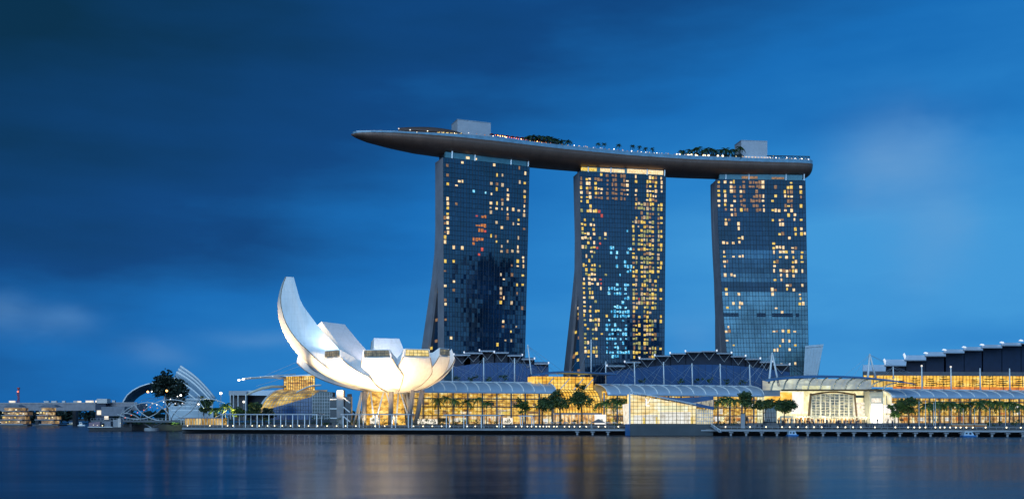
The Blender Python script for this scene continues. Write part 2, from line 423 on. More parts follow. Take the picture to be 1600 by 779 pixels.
for i in range(3):
    o_ = 14 + i * 1.2
    terr.hexa(slab(G(285, edgeY(285) + o_, 0), G(1760, edgeY(1760) + o_, 0), G(1760, edgeY(1760) + o_ + 1.2, 0), G(285, edgeY(285) + o_ + 1.2, 0), 1.0, DECK + .3 * (i + 1) + .004))
struct(terr.build('steps', paving))
up0 = 17.6
plaza = MB().hexa(slab(G(285, edgeY(285) + up0, 0), G(1760, edgeY(1760) + up0, 0), Vector((2300, 430, 0)), Vector((-150, 560, 0)), 1.0, 3.62))
# plaza reaches back to the buildings
plaza = MB().hexa([G(285, edgeY(285) + up0, 1), G(1760, edgeY(1760) + up0, 1), Vector((420, 760, 1)), Vector((-160, 545, 1)),
                   G(285, edgeY(285) + up0, 3.6), G(1760, edgeY(1760) + up0, 3.6), Vector((420, 760, 3.6)), Vector((-160, 545, 3.6))])
struct(plaza.build('plaza', paving))
GZ = 3.6
tier = MB()
for i in range(3):
    tier.hexa(slab(G(1168, edgeY(1168) + 18 + 2 * i, 0), G(1402, edgeY(1402) + 18 + 2 * i, 0), G(1402, edgeY(1402) + 24.2, 0), G(1168, edgeY(1168) + 24.2, 0), 2.0 - .01 * i, GZ + .42 * (i + 1)))
struct(tier.build('terrace_steps', paving))
prow = random.Random(2)
pile = thing('pile', 'concrete pile under the waterfront promenade deck', 'pile', (0, 0, 0), 'piles under the promenade')
MB().tube([(0, 0, -1), (0, 0, 1.0)], .45, 8).build('shaft', concrete, pile, True)
MB().box((0, 0, 1.27), (1.6, 1.4, .55)).build('pile_cap', concrete, pile)
npile = 0
for i, px in enumerate(range(902, 1600, 24)):
    if 972 < px < 1120: continue
    lab = '%s concrete pile from the left under the deck %s the glass pavilion' % ((ORD[(i if px < 972 else i - 9)], 'left of' if px < 972 else 'right of'))
    loc = E(px, 0, .8)
    if npile == 0: pile.location = loc; pile['label'] = lab
    else: dup(pile, loc, 0, 1, lab)
    npile += 1

# ------------------------------------------------------------------ the three hotel towers
ZT, Z0 = 198.0, GZ
class Tower: pass
def make_tower(spec):
    T = Tower(); rnd = random.Random(spec['seed'])
    YL, YR = spec['Y']
    pl, pr = spec['px']
    A = Vector(((pl - 800) / F * YL, YL, 0)); B = Vector(((pr - 800) / F * YR, YR, 0))
    d = (B - A).normalized(); nb = Vector((-d.y, d.x, 0)); Wd = (B - A).length
    eL, eR = spec['eL'], spec['eR']                 # edge drift (in metres) as the facade comes down
    def fp(u, v, off=0.0):
        s = lerp(eL(v), Wd + eR(v), u)
        q = A + d * s - nb * off
        return Vector((q.x, q.y, lerp(Z0, ZT, v)))
    def sp(end, v, tt):                              # a point on an end wall, tt metres behind the facade
        q = fp(end, v) + nb * tt
        return q
    cen = (A + B) / 2 + nb * 12
    root = thing(spec['name'], spec['label'], 'hotel tower', (cen.x, cen.y, Z0), 'hotel towers under the sky deck')
    va = spec['apex']
    rear = lambda v: interp(spec['rear'], v)
    a_ = lambda v: lerp(14.0, 12.0, v)
    th_ = lambda v: interp([(0, 18), (.29, 16), (.48, 12), (.64, 8), (1, 6)], v)
    nv = 40; vs = [i / nv for i in range(nv + 1)]
    # front slab and leaning rear slab (end walls in concrete)
    fs = MB(); rs = MB()
    fs.loft([[sp(0, v, .4), sp(1, v, .4), sp(1, v, a_(v)), sp(0, v, a_(v))] for v in vs], True, True)
    rs.loft([[sp(0, v, max(a_(v) + .05, rear(v) - th_(v))), sp(1, v, max(a_(v) + .05, rear(v) - th_(v))), sp(1, v, rear(v)), sp(0, v, rear(v))] for v in vs], True, True)
    tc_ = mat('tower_concrete', (.25, .255, .30), .75, var=.14, vscale=.1, bump=.15); fs.build('front_slab', tc_, root); rs.build('rear_slab', tc_, root)
    # glazed gap between the legs, set in from the end wall
    gp = MB(); gaps = []
    for end, ins in ((0, .03), (1, .97)):
        ring = [v for v in vs if rear(v) - th_(v) > a_(v) + .2]
        for v0, v1 in zip(ring, ring[1:]):
            q = []
            for v in (v0, v1):
                f_ = fp(ins, v); q.append((f_ + nb * a_(v), f_ + nb * (rear(v) - th_(v))))
            gp.poly([q[0][0], q[0][1], q[1][1], q[1][0]])
    gp.build('gap_glazing', tower_glass_dark, root)
    lw = []
    for k in range(spec.get('gapwin', 10)):
        v = rnd.uniform(.05, va - .12); f_ = fp(.028, v); w0 = a_(v); w1 = rear(v) - th_(v)
        if w1 - w0 < 7: continue
        tt = rnd.uniform(w0 + 1, w1 - 5); ln = rnd.uniform(3, 9) * (w1 - w0) / 40 + 2
        q = f_ + nb * tt; e = f_ + nb * min(tt + ln, w1 - .5)
        m = MB().poly([q, e, e + Vector((0, 0, 2.2)), q + Vector((0, 0, 2.2))])
        lw.append((m, rnd.choice([win_warm, win_dim, win_gold])))
    # curtain wall: every pane a quad of its own, very slightly out of true
    NC, NR = spec['cols'], spec['rows']
    cw = MB()
    for i in range(NC):
        for j in range(NR):
            u0, u1, v0, v1 = i / NC, (i + 1) / NC, j / NR, (j + 1) / NR
            jit = [rnd.gauss(0, .009) for _ in range(2)]
            q = [fp(u0, v0, .25 + jit[0]), fp(u1, v0, .25 - jit[0]), fp(u1, v1, .25 - jit[0] + jit[1]), fp(u0, v1, .25 + jit[0] + jit[1])]
            cw.poly(q)
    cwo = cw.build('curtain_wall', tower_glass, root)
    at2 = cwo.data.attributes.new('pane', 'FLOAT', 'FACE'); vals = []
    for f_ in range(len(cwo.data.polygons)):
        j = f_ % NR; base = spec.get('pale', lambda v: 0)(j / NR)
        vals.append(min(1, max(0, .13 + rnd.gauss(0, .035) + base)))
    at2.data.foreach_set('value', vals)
    ml = MB(); hb = MB()
    for i in range(0, NC + 1):
        w = .22 if i % 2 == 0 else .08
        for v0, v1 in zip(vs, vs[1:]):
            a0, a1 = fp(i / NC, v0, .42), fp(i / NC, v1, .42)
            ml.beam(a0, a1, w, .30)
    for j in range(NR + 1):
        hb.beam(fp(0, j / NR, .34), fp(1, j / NR, .34), .26, .20)
    ml.build('mullions', mullion_m, root); hb.build('floor_bands', mullion_m, root)
    # lit rooms, plus mirrored city lights painted in as glowing panes
    def cell(px, py):
        v = .5
        for _ in range(4):
            q0, q1 = fp(0, v), fp(1, v)
            x0 = 800 + F * q0.x / q0.y; x1 = 800 + F * q1.x / q1.y
            u = (px - x0) / (x1 - x0); Y = lerp(q0.y, q1.y, u); v = (H - (py - YH) / F * Y - Z0) / (ZT - Z0)
        return int(u * NC), int(v * NR)
    rooms = {}
    for px, py, m in spec['lights'](rnd):
        k = cell(px, py)
        if 0 <= k[0] < NC and 0 <= k[1] < NR and k not in rooms: rooms[k] = m
    items = list(rooms.items()); rnd.shuffle(items)
    rest = MB()
    for idx, ((i, j), m) in enumerate(items):
        pad = .12
        wd_ = rnd.choice([.5, .62, .75, .8, .8, .9]); o2 = rnd.uniform(.05, .95 - wd_ * .95) if wd_ < .9 else .05
        u0, u1 = (i + o2) / NC, (i + o2 + wd_) / NC
        v0, v1 = (j + rnd.choice([.14, .14, .3])) / NR, (j + rnd.choice([.86, .86, .72, .6])) / NR
        q = MB().hexa([fp(u0, v0, .30), fp(u1, v0, .30), fp(u1, v0, .38), fp(u0, v0, .38), fp(u0, v1, .30), fp(u1, v1, .30), fp(u1, v1, .38), fp(u0, v1, .38)])
        lw.append((q, m))
    ms = {}
    for idx, (q, m) in enumerate(lw):
        if idx < 92: q.build('lit_window', m, root)
        else:
            ms.setdefault(m.name, (MB(), m))
            b_ = ms[m.name][0]; n0 = len(b_.v); b_.v += q.v; b_.f += [tuple(n0 + k for k in f) for f in q.f]
    for b_, m in ms.values(): stuff(b_.build('lit_windows', m, root))
    # glazed crown under the sky deck
    cr_ = MB().hexa([fp(.03, 1, -.5), fp(.97, 1, -.5), fp(.97, 1, -3), fp(.03, 1, -3)] + [q + Vector((0, 0, 4.4)) for q in (fp(.03, 1, 0), fp(.97, 1, 0), fp(.97, 1, -3), fp(.03, 1, -3))])
    crown = cr_.build('crown_glazing', teal_glass, root)
    for u0, u1, zz, m in spec['crown']:
        q0, q1 = fp(u0, 1, .22), fp(u1, 1, .22)
        MB().hexa([q0 + Vector((0, 0, .8)), q1 + Vector((0, 0, .8)), q1 + nb * .1 + Vector((0, 0, .8)), q0 + nb * .1 + Vector((0, 0, .8)),
                   q0 + Vector((0, 0, zz)), q1 + Vector((0, 0, zz)), q1 + nb * .1 + Vector((0, 0, zz)), q0 + nb * .1 + Vector((0, 0, zz))]).build('crown_light', m, crown)
    core = MB().hexa([fp(.05, 1, -4), fp(.95, 1, -4), fp(.95, 1, -18), fp(.05, 1, -18)] + [q + Vector((0, 0, 6.5)) for q in (fp(.05, 1, -4), fp(.95, 1, -4), fp(.95, 1, -18), fp(.05, 1, -18))])
    core.build('deck_support', concrete_dark, root)
    bx = MB().hexa([fp(.22, 1, -1.6), fp(.5, 1, -1.6), fp(.5, 1, -5), fp(.22, 1, -5)] + [q + Vector((0, 0, 6.2)) for q in (fp(.22, 1, -1.6), fp(.5, 1, -1.6), fp(.5, 1, -5), fp(.22, 1, -5))])
    bx.build('crown_box', teal_glass, root)
    for u in (.1, .36, .78, .985):
        q = fp(u, 1, .3); MB().beam(q + Vector((0, 0, 0)), q + Vector((.3, 0, 6.6)), .9, .5).build('crown_post', white_metal, root)
    for (x0, x1, yy) in spec.get('louvers', ()):
        for dy_ in (0, 3.2):
            (i0, j0), (i1, _) = cell(x0, yy + dy_), cell(x1, yy + dy_)
            q0, q1 = P(x0, yy + dy_, fp(.5, .3).y), P(x1, yy + dy_, fp(.5, .3).y)
            va_ = (q0.z - Z0) / (ZT - Z0); ua = i0 / NC; ub = (i1 + 1) / NC
            MB().hexa([fp(ua, va_, .3), fp(ub, va_, .3), fp(ub, va_, .7), fp(ua, va_, .7)] + [q + Vector((0, 0, 1.0)) for q in (fp(ua, va_, .3), fp(ub, va_, .3), fp(ub, va_, .7), fp(ua, va_, .7))]).build('louver', hall_dark, root)
    T.fp, T.nb, T.d = fp, nb, d
    return T

left_list = [(160,82),(114,95),(115,118),(148,143),(160,143),(145,160),(112,157),(272,92),(291,115),(312,117),(374,102),(392,124),(371,143),(390,145),(269,153),(289,153),(311,155),(287,175),(267,190),(327,180),(328,195),(328,212),(389,183),(389,200),(389,215),(389,232),(389,247),(307,210),(264,222),(285,222),(306,225),(264,237),(285,240),(306,240),(325,242),(347,244),(367,244),(265,252),(325,257),(325,272),(386,263),(364,278),(345,291),(365,293),(284,285),(303,303),(385,310),(113,207),(112,220),(142,228),(112,238),(110,255),(104,272),(113,273),(104,288),(115,290),(112,305),(105,320),(112,322),(107,337),(105,350),(106,368),(135,385),(282,333),(281,350),(262,347),(281,365),(363,340),(320,367),(301,382),(299,397),(320,398),(341,400),(360,385),(360,400),(380,418),(380,433),(358,432),(339,447),(358,448),(382,448),(106,432),(132,433),(108,463),(297,476),(338,477),(379,480),(316,491),(357,510),(357,541),(377,511),(104,513),(130,496),(130,530),(104,562),(104,577),(297,522),(297,538),(297,555),(297,571),(315,555),(336,572),(376,604),(104,640),(126,706),(313,648),(313,665),(334,682),(313,712),(334,713),(292,728),(356,668),(160,375)]
def left_lights(r):
    for x, y in left_list: yield 650 + x / 2.29, 220 + y / 2.29, r.choice([win_warm, win_warm, win_gold, win_dim] if x < 200 else [win_warm, win_warm, win_soft, win_gold, win_soft, win_dim])
    for x, y in ((238,270),(247,270),(222,297),(237,297),(210,297),(246,297),(222,312),(232,312),(207,355),(216,360),(225,360),(236,362),(207,364),(232,388),(222,398),(240,326),(214,268)): yield 650 + x / 2.29, 220 + y / 2.29, win_orange if y not in (268, 326, 388, 398) else win_red  # orange cluster: reflected city lights, painted as glowing panes
    for x, y in ((208,186),(248,188)): yield 650 + x / 2.29, 220 + y / 2.29, win_cyan
def mid_lights(r):
    X = lambda x, y: (870 + x / 2.163, 240 + y / 2.163)
    for y in range(78, 165, 11):                                   # club rooms under the deck
        for x in (82, 103, 111, 127, 136, 153): 
            if r.random() < .8: yield (*X(x, y), r.choice([win_warm, win_dim, win_gold]))
        for x in range(170, 232, 15):
            if r.random() < .9: yield (*X(x, y), win_dim)
        if r.random() < .75: yield (*X(238, y), win_warm)
        for x in (262, 270, 300, 310, 320, 330, 338):
            if r.random() < .85: yield (*X(x, y), r.choice([win_warm, win_gold, win_dim]))
        if r.random() < .7: yield (*X(354, y), win_warm)
    y = 166
    while y < 690:
        f_ = (y - 166) / 520.
        for x in range(262, 340, 11):
            if r.random() < (.62 if y < 420 else .56): yield (*X(x - f_ * 4, y), r.choice([win_gold, win_gold, win_soft, win_green, win_green, win_dim]))
        if r.random() < .32: yield (*X(352, y), win_gold)
        for x in range(80, 160, 11):
            if r.random() < (.36 if x < 135 else .07): yield (*X(x + f_ * 8, y), r.choice([win_gold, win_warm, win_gold, win_green]))
        for x in range(172, 246, 9):
            dens = max(0, min(.78, (y - 250) / 420.)) * (.9 if 184 < x < 240 else .45) * (.35 + .65 * (math.sin(y * .085) > -.35))
            if r.random() < dens: yield (*X(x, y), win_cyan)  # cyan strip: lit buildings mirrored in the glass, painted as glowing panes
        y += 8.2
    for x, y in ((140,290),(146,302),(138,315),(150,425),(146,440),(148,452),(258,487),(268,487),(279,487),(290,487),(190,668),(204,668),(272,670),(140,200),(150,215),(280,690)): yield (*X(x, y), win_red)
right_list = [(75,197),(100,197),(75,227),(123,227),(123,240),(123,268),(123,283),(100,284),(80,283),(62,284),(70,325),(70,340),(70,355),(100,341),(123,341),(70,370),(75,397),(100,397),(75,440),(75,455),(75,468),(123,468),(100,498),(122,498),(124,513),(78,513),(82,583),(78,600),(78,628),(102,643),(265,170),(240,170),(290,185),(312,185),(335,155),(241,200),(264,213),(264,228),(312,213),(337,213),(264,257),(312,240),(337,243),(312,257),(337,257),(290,270),(241,285),(241,297),(264,297),(241,313),(264,313),(290,313),(312,300),(312,313),(337,313),(264,341),(290,341),(312,341),(337,341),(241,357),(241,370),(241,385),(264,385),(312,357),(337,357),(312,372),(337,385),(264,400),(290,385),(290,400),(312,385),(312,400),(241,413),(264,413),(290,430),(290,443),(337,430),(241,457),(241,470),(290,457),(312,457),(337,470),(337,485),(337,500),(245,515),(268,530),(245,587),(270,602),(270,630),(293,587),(318,587),(293,630),(270,645),(293,660),(318,645),(250,660),(270,703),(318,703)]
def right_lights(r):
    X = lambda x, y: (1100 + x / 2.225, 250 + y / 2.225)
    for x, y in right_list:
        yield (*X(x, y), r.choice([win_warm, win_warm, win_gold]))
        if r.random() < .35: yield (*X(x + 8, y), r.choice([win_warm, win_dim]))
    for y in range(76, 178, 12):
        for x in (54, 75, 97, 107, 124):
            if r.random() < .62: yield (*X(x, y), r.choice([win_warm, win_gold, win_dim]))
        for x in range(142, 204, 14):
            if r.random() < .85: yield (*X(x, y), win_dim)
        if r.random() < .7: yield (*X(209, y), win_warm)
        for x in (243, 280, 290, 299, 307, 335):
            if r.random() < .5: yield (*X(x, y), r.choice([win_warm, win_gold, win_dim]))
m_px = .48
TL = make_tower(dict(seed=1, name='hotel_tower', label='curved glass hotel tower behind the white museum, nearest to the deck\'s pointed overhang', Y=(752.7, 780.8), px=(692, 827),
    eL=lambda v: 1.2 * (1 - v), eR=lambda v: -5.2 * (1 - v), apex=.64, rear=[(1, 17), (.75, 17.5), (.66, 19.5), (.55, 27), (.29, 52), (0, 80)],
    cols=30, rows=55, lights=left_lights, gapwin=14, crown=[(.26, .30, 2.6, win_warm), (.36, .385, 2.2, win_warm)]))
TM = make_tower(dict(seed=2, name='hotel_tower', label='middle hotel tower with yellow and olive lit rooms and painted cyan reflections', Y=(795.8, 810.6), px=(905, 1040),
    eL=lambda v: 5.6 * (1 - v), eR=lambda v: -1.6 * (1 - v), apex=.60, rear=[(1, 17), (.75, 18), (.62, 21.5), (.48, 35), (.18, 67), (0, 86)],
    cols=30, rows=55, lights=mid_lights, gapwin=16, crown=[(.02, .2, 3.4, win_gold), (.24, .52, 3.4, win_warm), (.55, .97, 4.0, win_warm)]))
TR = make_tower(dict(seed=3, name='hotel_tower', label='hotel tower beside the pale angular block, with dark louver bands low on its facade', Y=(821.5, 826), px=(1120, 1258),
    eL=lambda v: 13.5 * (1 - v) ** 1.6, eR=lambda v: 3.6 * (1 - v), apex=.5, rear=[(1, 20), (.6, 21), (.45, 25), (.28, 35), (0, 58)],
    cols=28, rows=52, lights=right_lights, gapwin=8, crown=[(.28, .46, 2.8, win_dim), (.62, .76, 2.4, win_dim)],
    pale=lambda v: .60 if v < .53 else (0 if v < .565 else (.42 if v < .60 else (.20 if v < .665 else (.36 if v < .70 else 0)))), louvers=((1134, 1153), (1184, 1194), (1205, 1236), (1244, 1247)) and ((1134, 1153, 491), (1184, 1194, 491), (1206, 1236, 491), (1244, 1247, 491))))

# office blocks across the bay behind the viewer: seen only as dark shapes mirrored in the hotel glass
for (x, y, w, hh, lab) in ((676, 100, 62, 268, 'tall dark office tower across the bay, mirrored in the left hotel tower'), (560, 50, 50, 168, 'lower dark office tower across the bay, mirrored low in the left hotel tower'),
                           (470, -520, 60, 120, 'squat dark office block across the bay, mirrored in the middle hotel tower')):
    root = thing('office_tower', lab, 'office tower', (x, y, 0)); MB().box((x, y, hh / 2), (w, w, hh), .5).build('body', mat('office_dark', (.012, .02, .035), .5), root)
    m_ = MB(); MB().box((x, y, hh + 2), (w * .7, w * .7, 4), .5).build('roof_plant', concrete_dark, root)
    for k in range(14):
        z = hh * (.25 + .05 * k); m_.box((x, y, z), (w + .6, w + .6, .8), .5)
    m_.build('floor_bands', mullion_m, root)

# ------------------------------------------------------------------ sky deck
spine_pts = [(-116, 739), (-112.5, 740.5), (-104, 744), (-88, 750.5), (-70, 757.5), (-45, 766), (-20, 776), (32, 797), (85, 814), (140, 826), (197, 834), (228, 837), (238, 838), (241, 838)]
hw_tab = [(-116, .3), (-112.5, 4.5), (-104, 8.5), (-88, 13.0), (-70, 16.5), (-45, 18.5), (-20, 19.5), (85, 19.5), (228, 18.5), (238, 17.5), (241, 15)]
zb_tab = [(-116, 210.6), (-112.5, 209.2), (-104, 207.2), (-88, 205.0), (-70, 203.2), (-45, 202.0), (-20, 201.5), (228, 201.5), (238, 201.8), (241, 203)]
zt_tab = [(-116, 211.4), (-112.5, 211.8), (-88, 212.3), (-45, 212.0), (32, 211.2), (120, 210.4), (241, 210.6)]
def resample(pts, n):
    out = []; 
    for k in range(n + 1):
        x = lerp(pts[0][0], pts[-1][0], k / n)
        i = max(j for j in range(len(pts) - 1) if pts[j][0] <= x + 1e-6)
        p0, p1, p2, p3 = [pts[max(0, min(len(pts) - 1, i + q))] for q in (-1, 0, 1, 2)]
        u = (x - p1[0]) / max(1e-6, p2[0] - p1[0])
        y = lerp(p1[1], p2[1], u)
        out.append((x, y))
    for _ in range(6):
        out = [out[0]] + [(out[i][0], (out[i - 1][1] + 2 * out[i][1] + out[i + 1][1]) / 4) for i in range(1, len(out) - 1)] + [out[-1]]
    return out
xs_extra = [(-116, 739)]
SP = resample(spine_pts, 120)
SP = [SP[0]] + [(-115, 739.6), (-113.8, 740.1)] + SP[1:]
def frame(i):
    a, b_ = SP[max(0, i - 1)], SP[min(len(SP) - 1, i + 1)]
    d = Vector((b_[0] - a[0], b_[1] - a[1], 0)).normalized()
    return Vector((SP[i][0], SP[i][1], 0)), d, Vector((-d.y, d.x, 0))
def deck_pt(x, across, dz=0.0):
    i = min(range(len(SP)), key=lambda k: abs(SP[k][0] - x))
    c_, d, n_ = frame(i); q = c_ + d * ((x - SP[i][0]) / max(.3, d.x)) + n_ * across
    return Vector((q.x, q.y, interp(zt_tab, x) + dz))
sd = thing('sky_deck', 'long boat shaped rooftop deck bridging the three hotel towers, pointed at one end', 'sky deck', (85, 814, 205))
hull = MB(); rings = []
for i in range(len(SP)):
    c_, d, n_ = frame(i); x = SP[i][0]; w = interp(hw_tab, x); zb, zt = interp(zb_tab, x), interp(zt_tab, x)
    ring = []
    for k in range(17):
        a = math.pi * k / 16; cx = math.cos(a); sx = math.sin(a)
        ring.append(c_ - n_ * (w * math.copysign(abs(cx) ** .75, cx)) + Vector((0, 0, zt - (zt - zb) * sx ** .8)))
    rings.append(ring)
hull.loft(rings, True, True)
hull.build('hull', hull_skin, sd, True)
dk = MB(); bl = MB(); bl2 = MB(); rl = MB()
for i in range(1, len(SP) - 1):
    c0, d0, n0 = frame(i); c1, d1, n1 = frame(i + 1); x0, x1 = SP[i][0], SP[i + 1][0]
    for sgn in (-1, 1):
        w0, w1 = (interp(hw_tab, x0) - .4) * sgn, (interp(hw_tab, x1) - .4) * sgn
        a0 = c0 + n0 * w0 + Vector((0, 0, interp(zt_tab, x0))); a1 = c1 + n1 * w1 + Vector((0, 0, interp(zt_tab, x1)))
        if sgn < 0:
            hgt = lambda x: 1.3 + 1.6 * max(0, min(1, (x + 75) / 50))
            bl.hexa([a0, a1, a1 + n1 * .15, a0 + n0 * .15] + [a0 + n0 * .5 + Vector((0, 0, hgt(x0))), a1 + n1 * .5 + Vector((0, 0, hgt(x1))), a1 + n1 * .65 + Vector((0, 0, hgt(x1))), a0 + n0 * .65 + Vector((0, 0, hgt(x0)))])
            rl.beam(a0 + n0 * .55 + Vector((0, 0, hgt(x0) + .1)), a1 + n1 * .55 + Vector((0, 0, hgt(x1) + .1)), .25, .2)
        else:
            bl2.hexa([a0, a1, a1 + n1 * .15, a0 + n0 * .15] + [q + Vector((0, 0, 1.3)) for q in (a0, a1, a1 + n1 * .15, a0 + n0 * .15)])
bl.build('balustrade', balu_glass, sd); bl2.build('balustrade', balu_glass, sd); rl.build('handrail', steel, sd)
# lift houses
def lift_house(x0, x1, top, label):
    q = [deck_pt(x0, -9), deck_pt(x1, -9), deck_pt(x1, 6), deck_pt(x0, 6)]
    o = MB().hexa([Vector((a.x, a.y, 210)) for a in q] + [Vector((a.x, a.y, top)) for a in q]).build('lift_house', mat('lift_house', (.40, .42, .47), .6, var=.06), sd)
    rim = MB()
    for a, b_ in zip(q, q[1:] + q[:1]): rim.beam((a.x, a.y, top + .15), (b_.x, b_.y, top + .15), .5, .4)
    for k in range(3):
        c_ = q[0].lerp(q[2], .3 + .2 * k); rim.box((c_.x, c_.y, top + .6), (1.6, 1.6, 1.0))
    rim.build('roof_plant', steel, o)
lift_house(-43.5, -19.3, 227.5, '')
lift_house(183, 205, 229.5, '')
# restaurant lens roof near the point
rings = []
for k in range(15):
    u = k / 14; x = lerp(-84, -37, u); w = 10 * math.sin(math.pi * min(1, u * .85 + .04)) ** .7; hgt = 2.0 + 2.8 * math.sin(math.pi * (u * .8 + .06))
    rings.append([deck_pt(x, -4 + w * math.cos(a), 3.4 + (hgt + .4) * math.sin(a)) if 0 <= a <= math.pi else deck_pt(x, -4 + w * math.cos(a), 3.0) for a in [math.pi * j / 8 for j in range(9)] + [math.pi * 1.5]])
MB().loft(rings, True, True).build('restaurant_roof', mat('restaurant_roof', (.10, .06, .05), .6), sd, True)
m = MB()
for k in range(8):
    x = lerp(-58, -37, k / 7); q = deck_pt(x, -13.5, 3.4); m.box(q, (2.0, .4, .8))
m.build('restaurant_window', win_gold, sd)
# rooms under the balustrade, bar, terrace canopy
m = MB(); m2 = MB()
q0, q1 = deck_pt(203, -12), deck_pt(239, -12); 
for k in range(13):
    x = lerp(204, 239, k / 12); a = deck_pt(x, -13); m.beam(a, a + Vector((0, 0, 6.4)), .35, .35)
    if k < 12:
        b_ = deck_pt(x + 2.9, -13); m.beam(a + Vector((0, 0, 3.2)), b_ + Vector((0, 0, 6.0)), .25, .25)
m.beam(deck_pt(204, -13, 6.5), deck_pt(239, -13, 6.5), .7, .5); m.beam(deck_pt(204, -4, 6.5), deck_pt(239, -4, 6.5), .7, .5)
for k in range(13):
    x = lerp(204, 239, k / 12); m.beam(deck_pt(x, -13, 6.7), deck_pt(x, -3, 6.7), .3, .3)
m.build('terrace_frame', dark_metal, sd)
bar = MB().hexa([deck_pt(181, -15), deck_pt(204, -15), deck_pt(204, -9.5), deck_pt(181, -9.5), deck_pt(181, -15, 5.2), deck_pt(204, -15, 5.2), deck_pt(204, -9.5, 5.2), deck_pt(181, -9.5, 5.2)]).build('bar', white_metal, sd)
m = MB()
for k in range(9):
    x = lerp(182, 203, k / 8); m.box(deck_pt(x, -15.1, 3.9), (1.5, .2, 1.6))
m.build('bar_window', lit('bar_window', ((.35, (.25, .22, .55)), (.55, (.8, .6, .4)), (.7, (1, .9, .7))), 1.0, (1, 1, 1), .5), bar)
rnd = random.Random(11)
for k in range(30):
    x = rnd.uniform(205, 238); q = deck_pt(x, rnd.uniform(-13.5, -11), rnd.uniform(3.4, 6.2)); MB().ball(q, rnd.uniform(.25, .42), 5).build('terrace_lamp', rnd.choice([lamp_white, lit_white, lamp_warm, win_gold]), sd)
for px in (1050, 1055, 1075, 1083, 1096, 1104, 1119, 1127, 1098, 1069):
    x = (px - 800) / F * 806; MB().ball(deck_pt(x, -17.5, 3.7), .8 if px > 1070 else .5, 6).build('flood_lamp', lamp_warm, sd)
for k in range(26):                                                 # pool edge lights
    x = lerp(42, 140, k / 25.) + rnd.uniform(-1.5, 1.5); MB().ball(deck_pt(x, -17.5, 3.3 + rnd.uniform(0, .8)), rnd.uniform(.22, .4), 5).build('pool_lamp', rnd.choice([lit_white, win_gold, lamp_white, win_dim]), sd)
for k in range(54):
    x = lerp(-66, 234, k / 53.) + rnd.uniform(-2.5, 2.5); MB().ball(deck_pt(x, -17.2 if x > -50 else -14.5, (2.6 if x < -40 else 3.4) + rnd.uniform(0, .9)), rnd.uniform(.26, .44), 5).build('deck_lamp', rnd.choice([lit_white, win_gold, lamp_warm, win_orange, win_soft]), sd)
for k in range(24):                                                 # red lamps of the loungers' umbrellas
    x = lerp(-18, 22, k / 23.); MB().ball(deck_pt(x, -14.5 - rnd.uniform(0, 1), 5.4 - 1.3 * k / 23.), .34, 5).build('umbrella_lamp', rnd.choice([lamp_red, lamp_red, lamp_orange]), sd)
m = MB()
for k in range(12):
    x = lerp(-20, 22, k / 11.); m.loft([[deck_pt(x, -13, 6.3) + Vector((2.2 * s * math.cos(a), 2.2 * s * math.sin(a), .9 * (1 - s))) for a in [j * math.pi / 3 for j in range(6)]] for s in (1, .05)], True, True)
    m.tube([deck_pt(x, -13), deck_pt(x, -13, 6.5)], .08, 4)
m.build('pool_umbrellas', mat('umbrella_cloth', (.28, .05, .04), .8), sd)
for k in range(14):
    x = lerp(-74, -38, k / 13.) + rnd.uniform(-.6, .6); MB().ball(deck_pt(x, -17.6 + 3.0 * (1 - k / 13.), .2 + 1.2), .36, 5).build('gallery_lamp', lamp_cool if rnd.random() < .75 else lamp_warm, sd)
for x in (-86, -78): MB().ball(deck_pt(x, -11, 3.6), .5, 5).build('mast_lamp', lit_white, sd)
m = MB()
for x in (-98, -92, -86): m.tube([deck_pt(x, 0), deck_pt(x + .3, 0, 3.4)], .1, 4); m.beam(deck_pt(x - 2, 0, 3.4), deck_pt(x + 3, 0, 4.4), 1.2, .12)
m.build('shade_sail', mat('shade_sail', (.55, .5, .5), .7), sd)

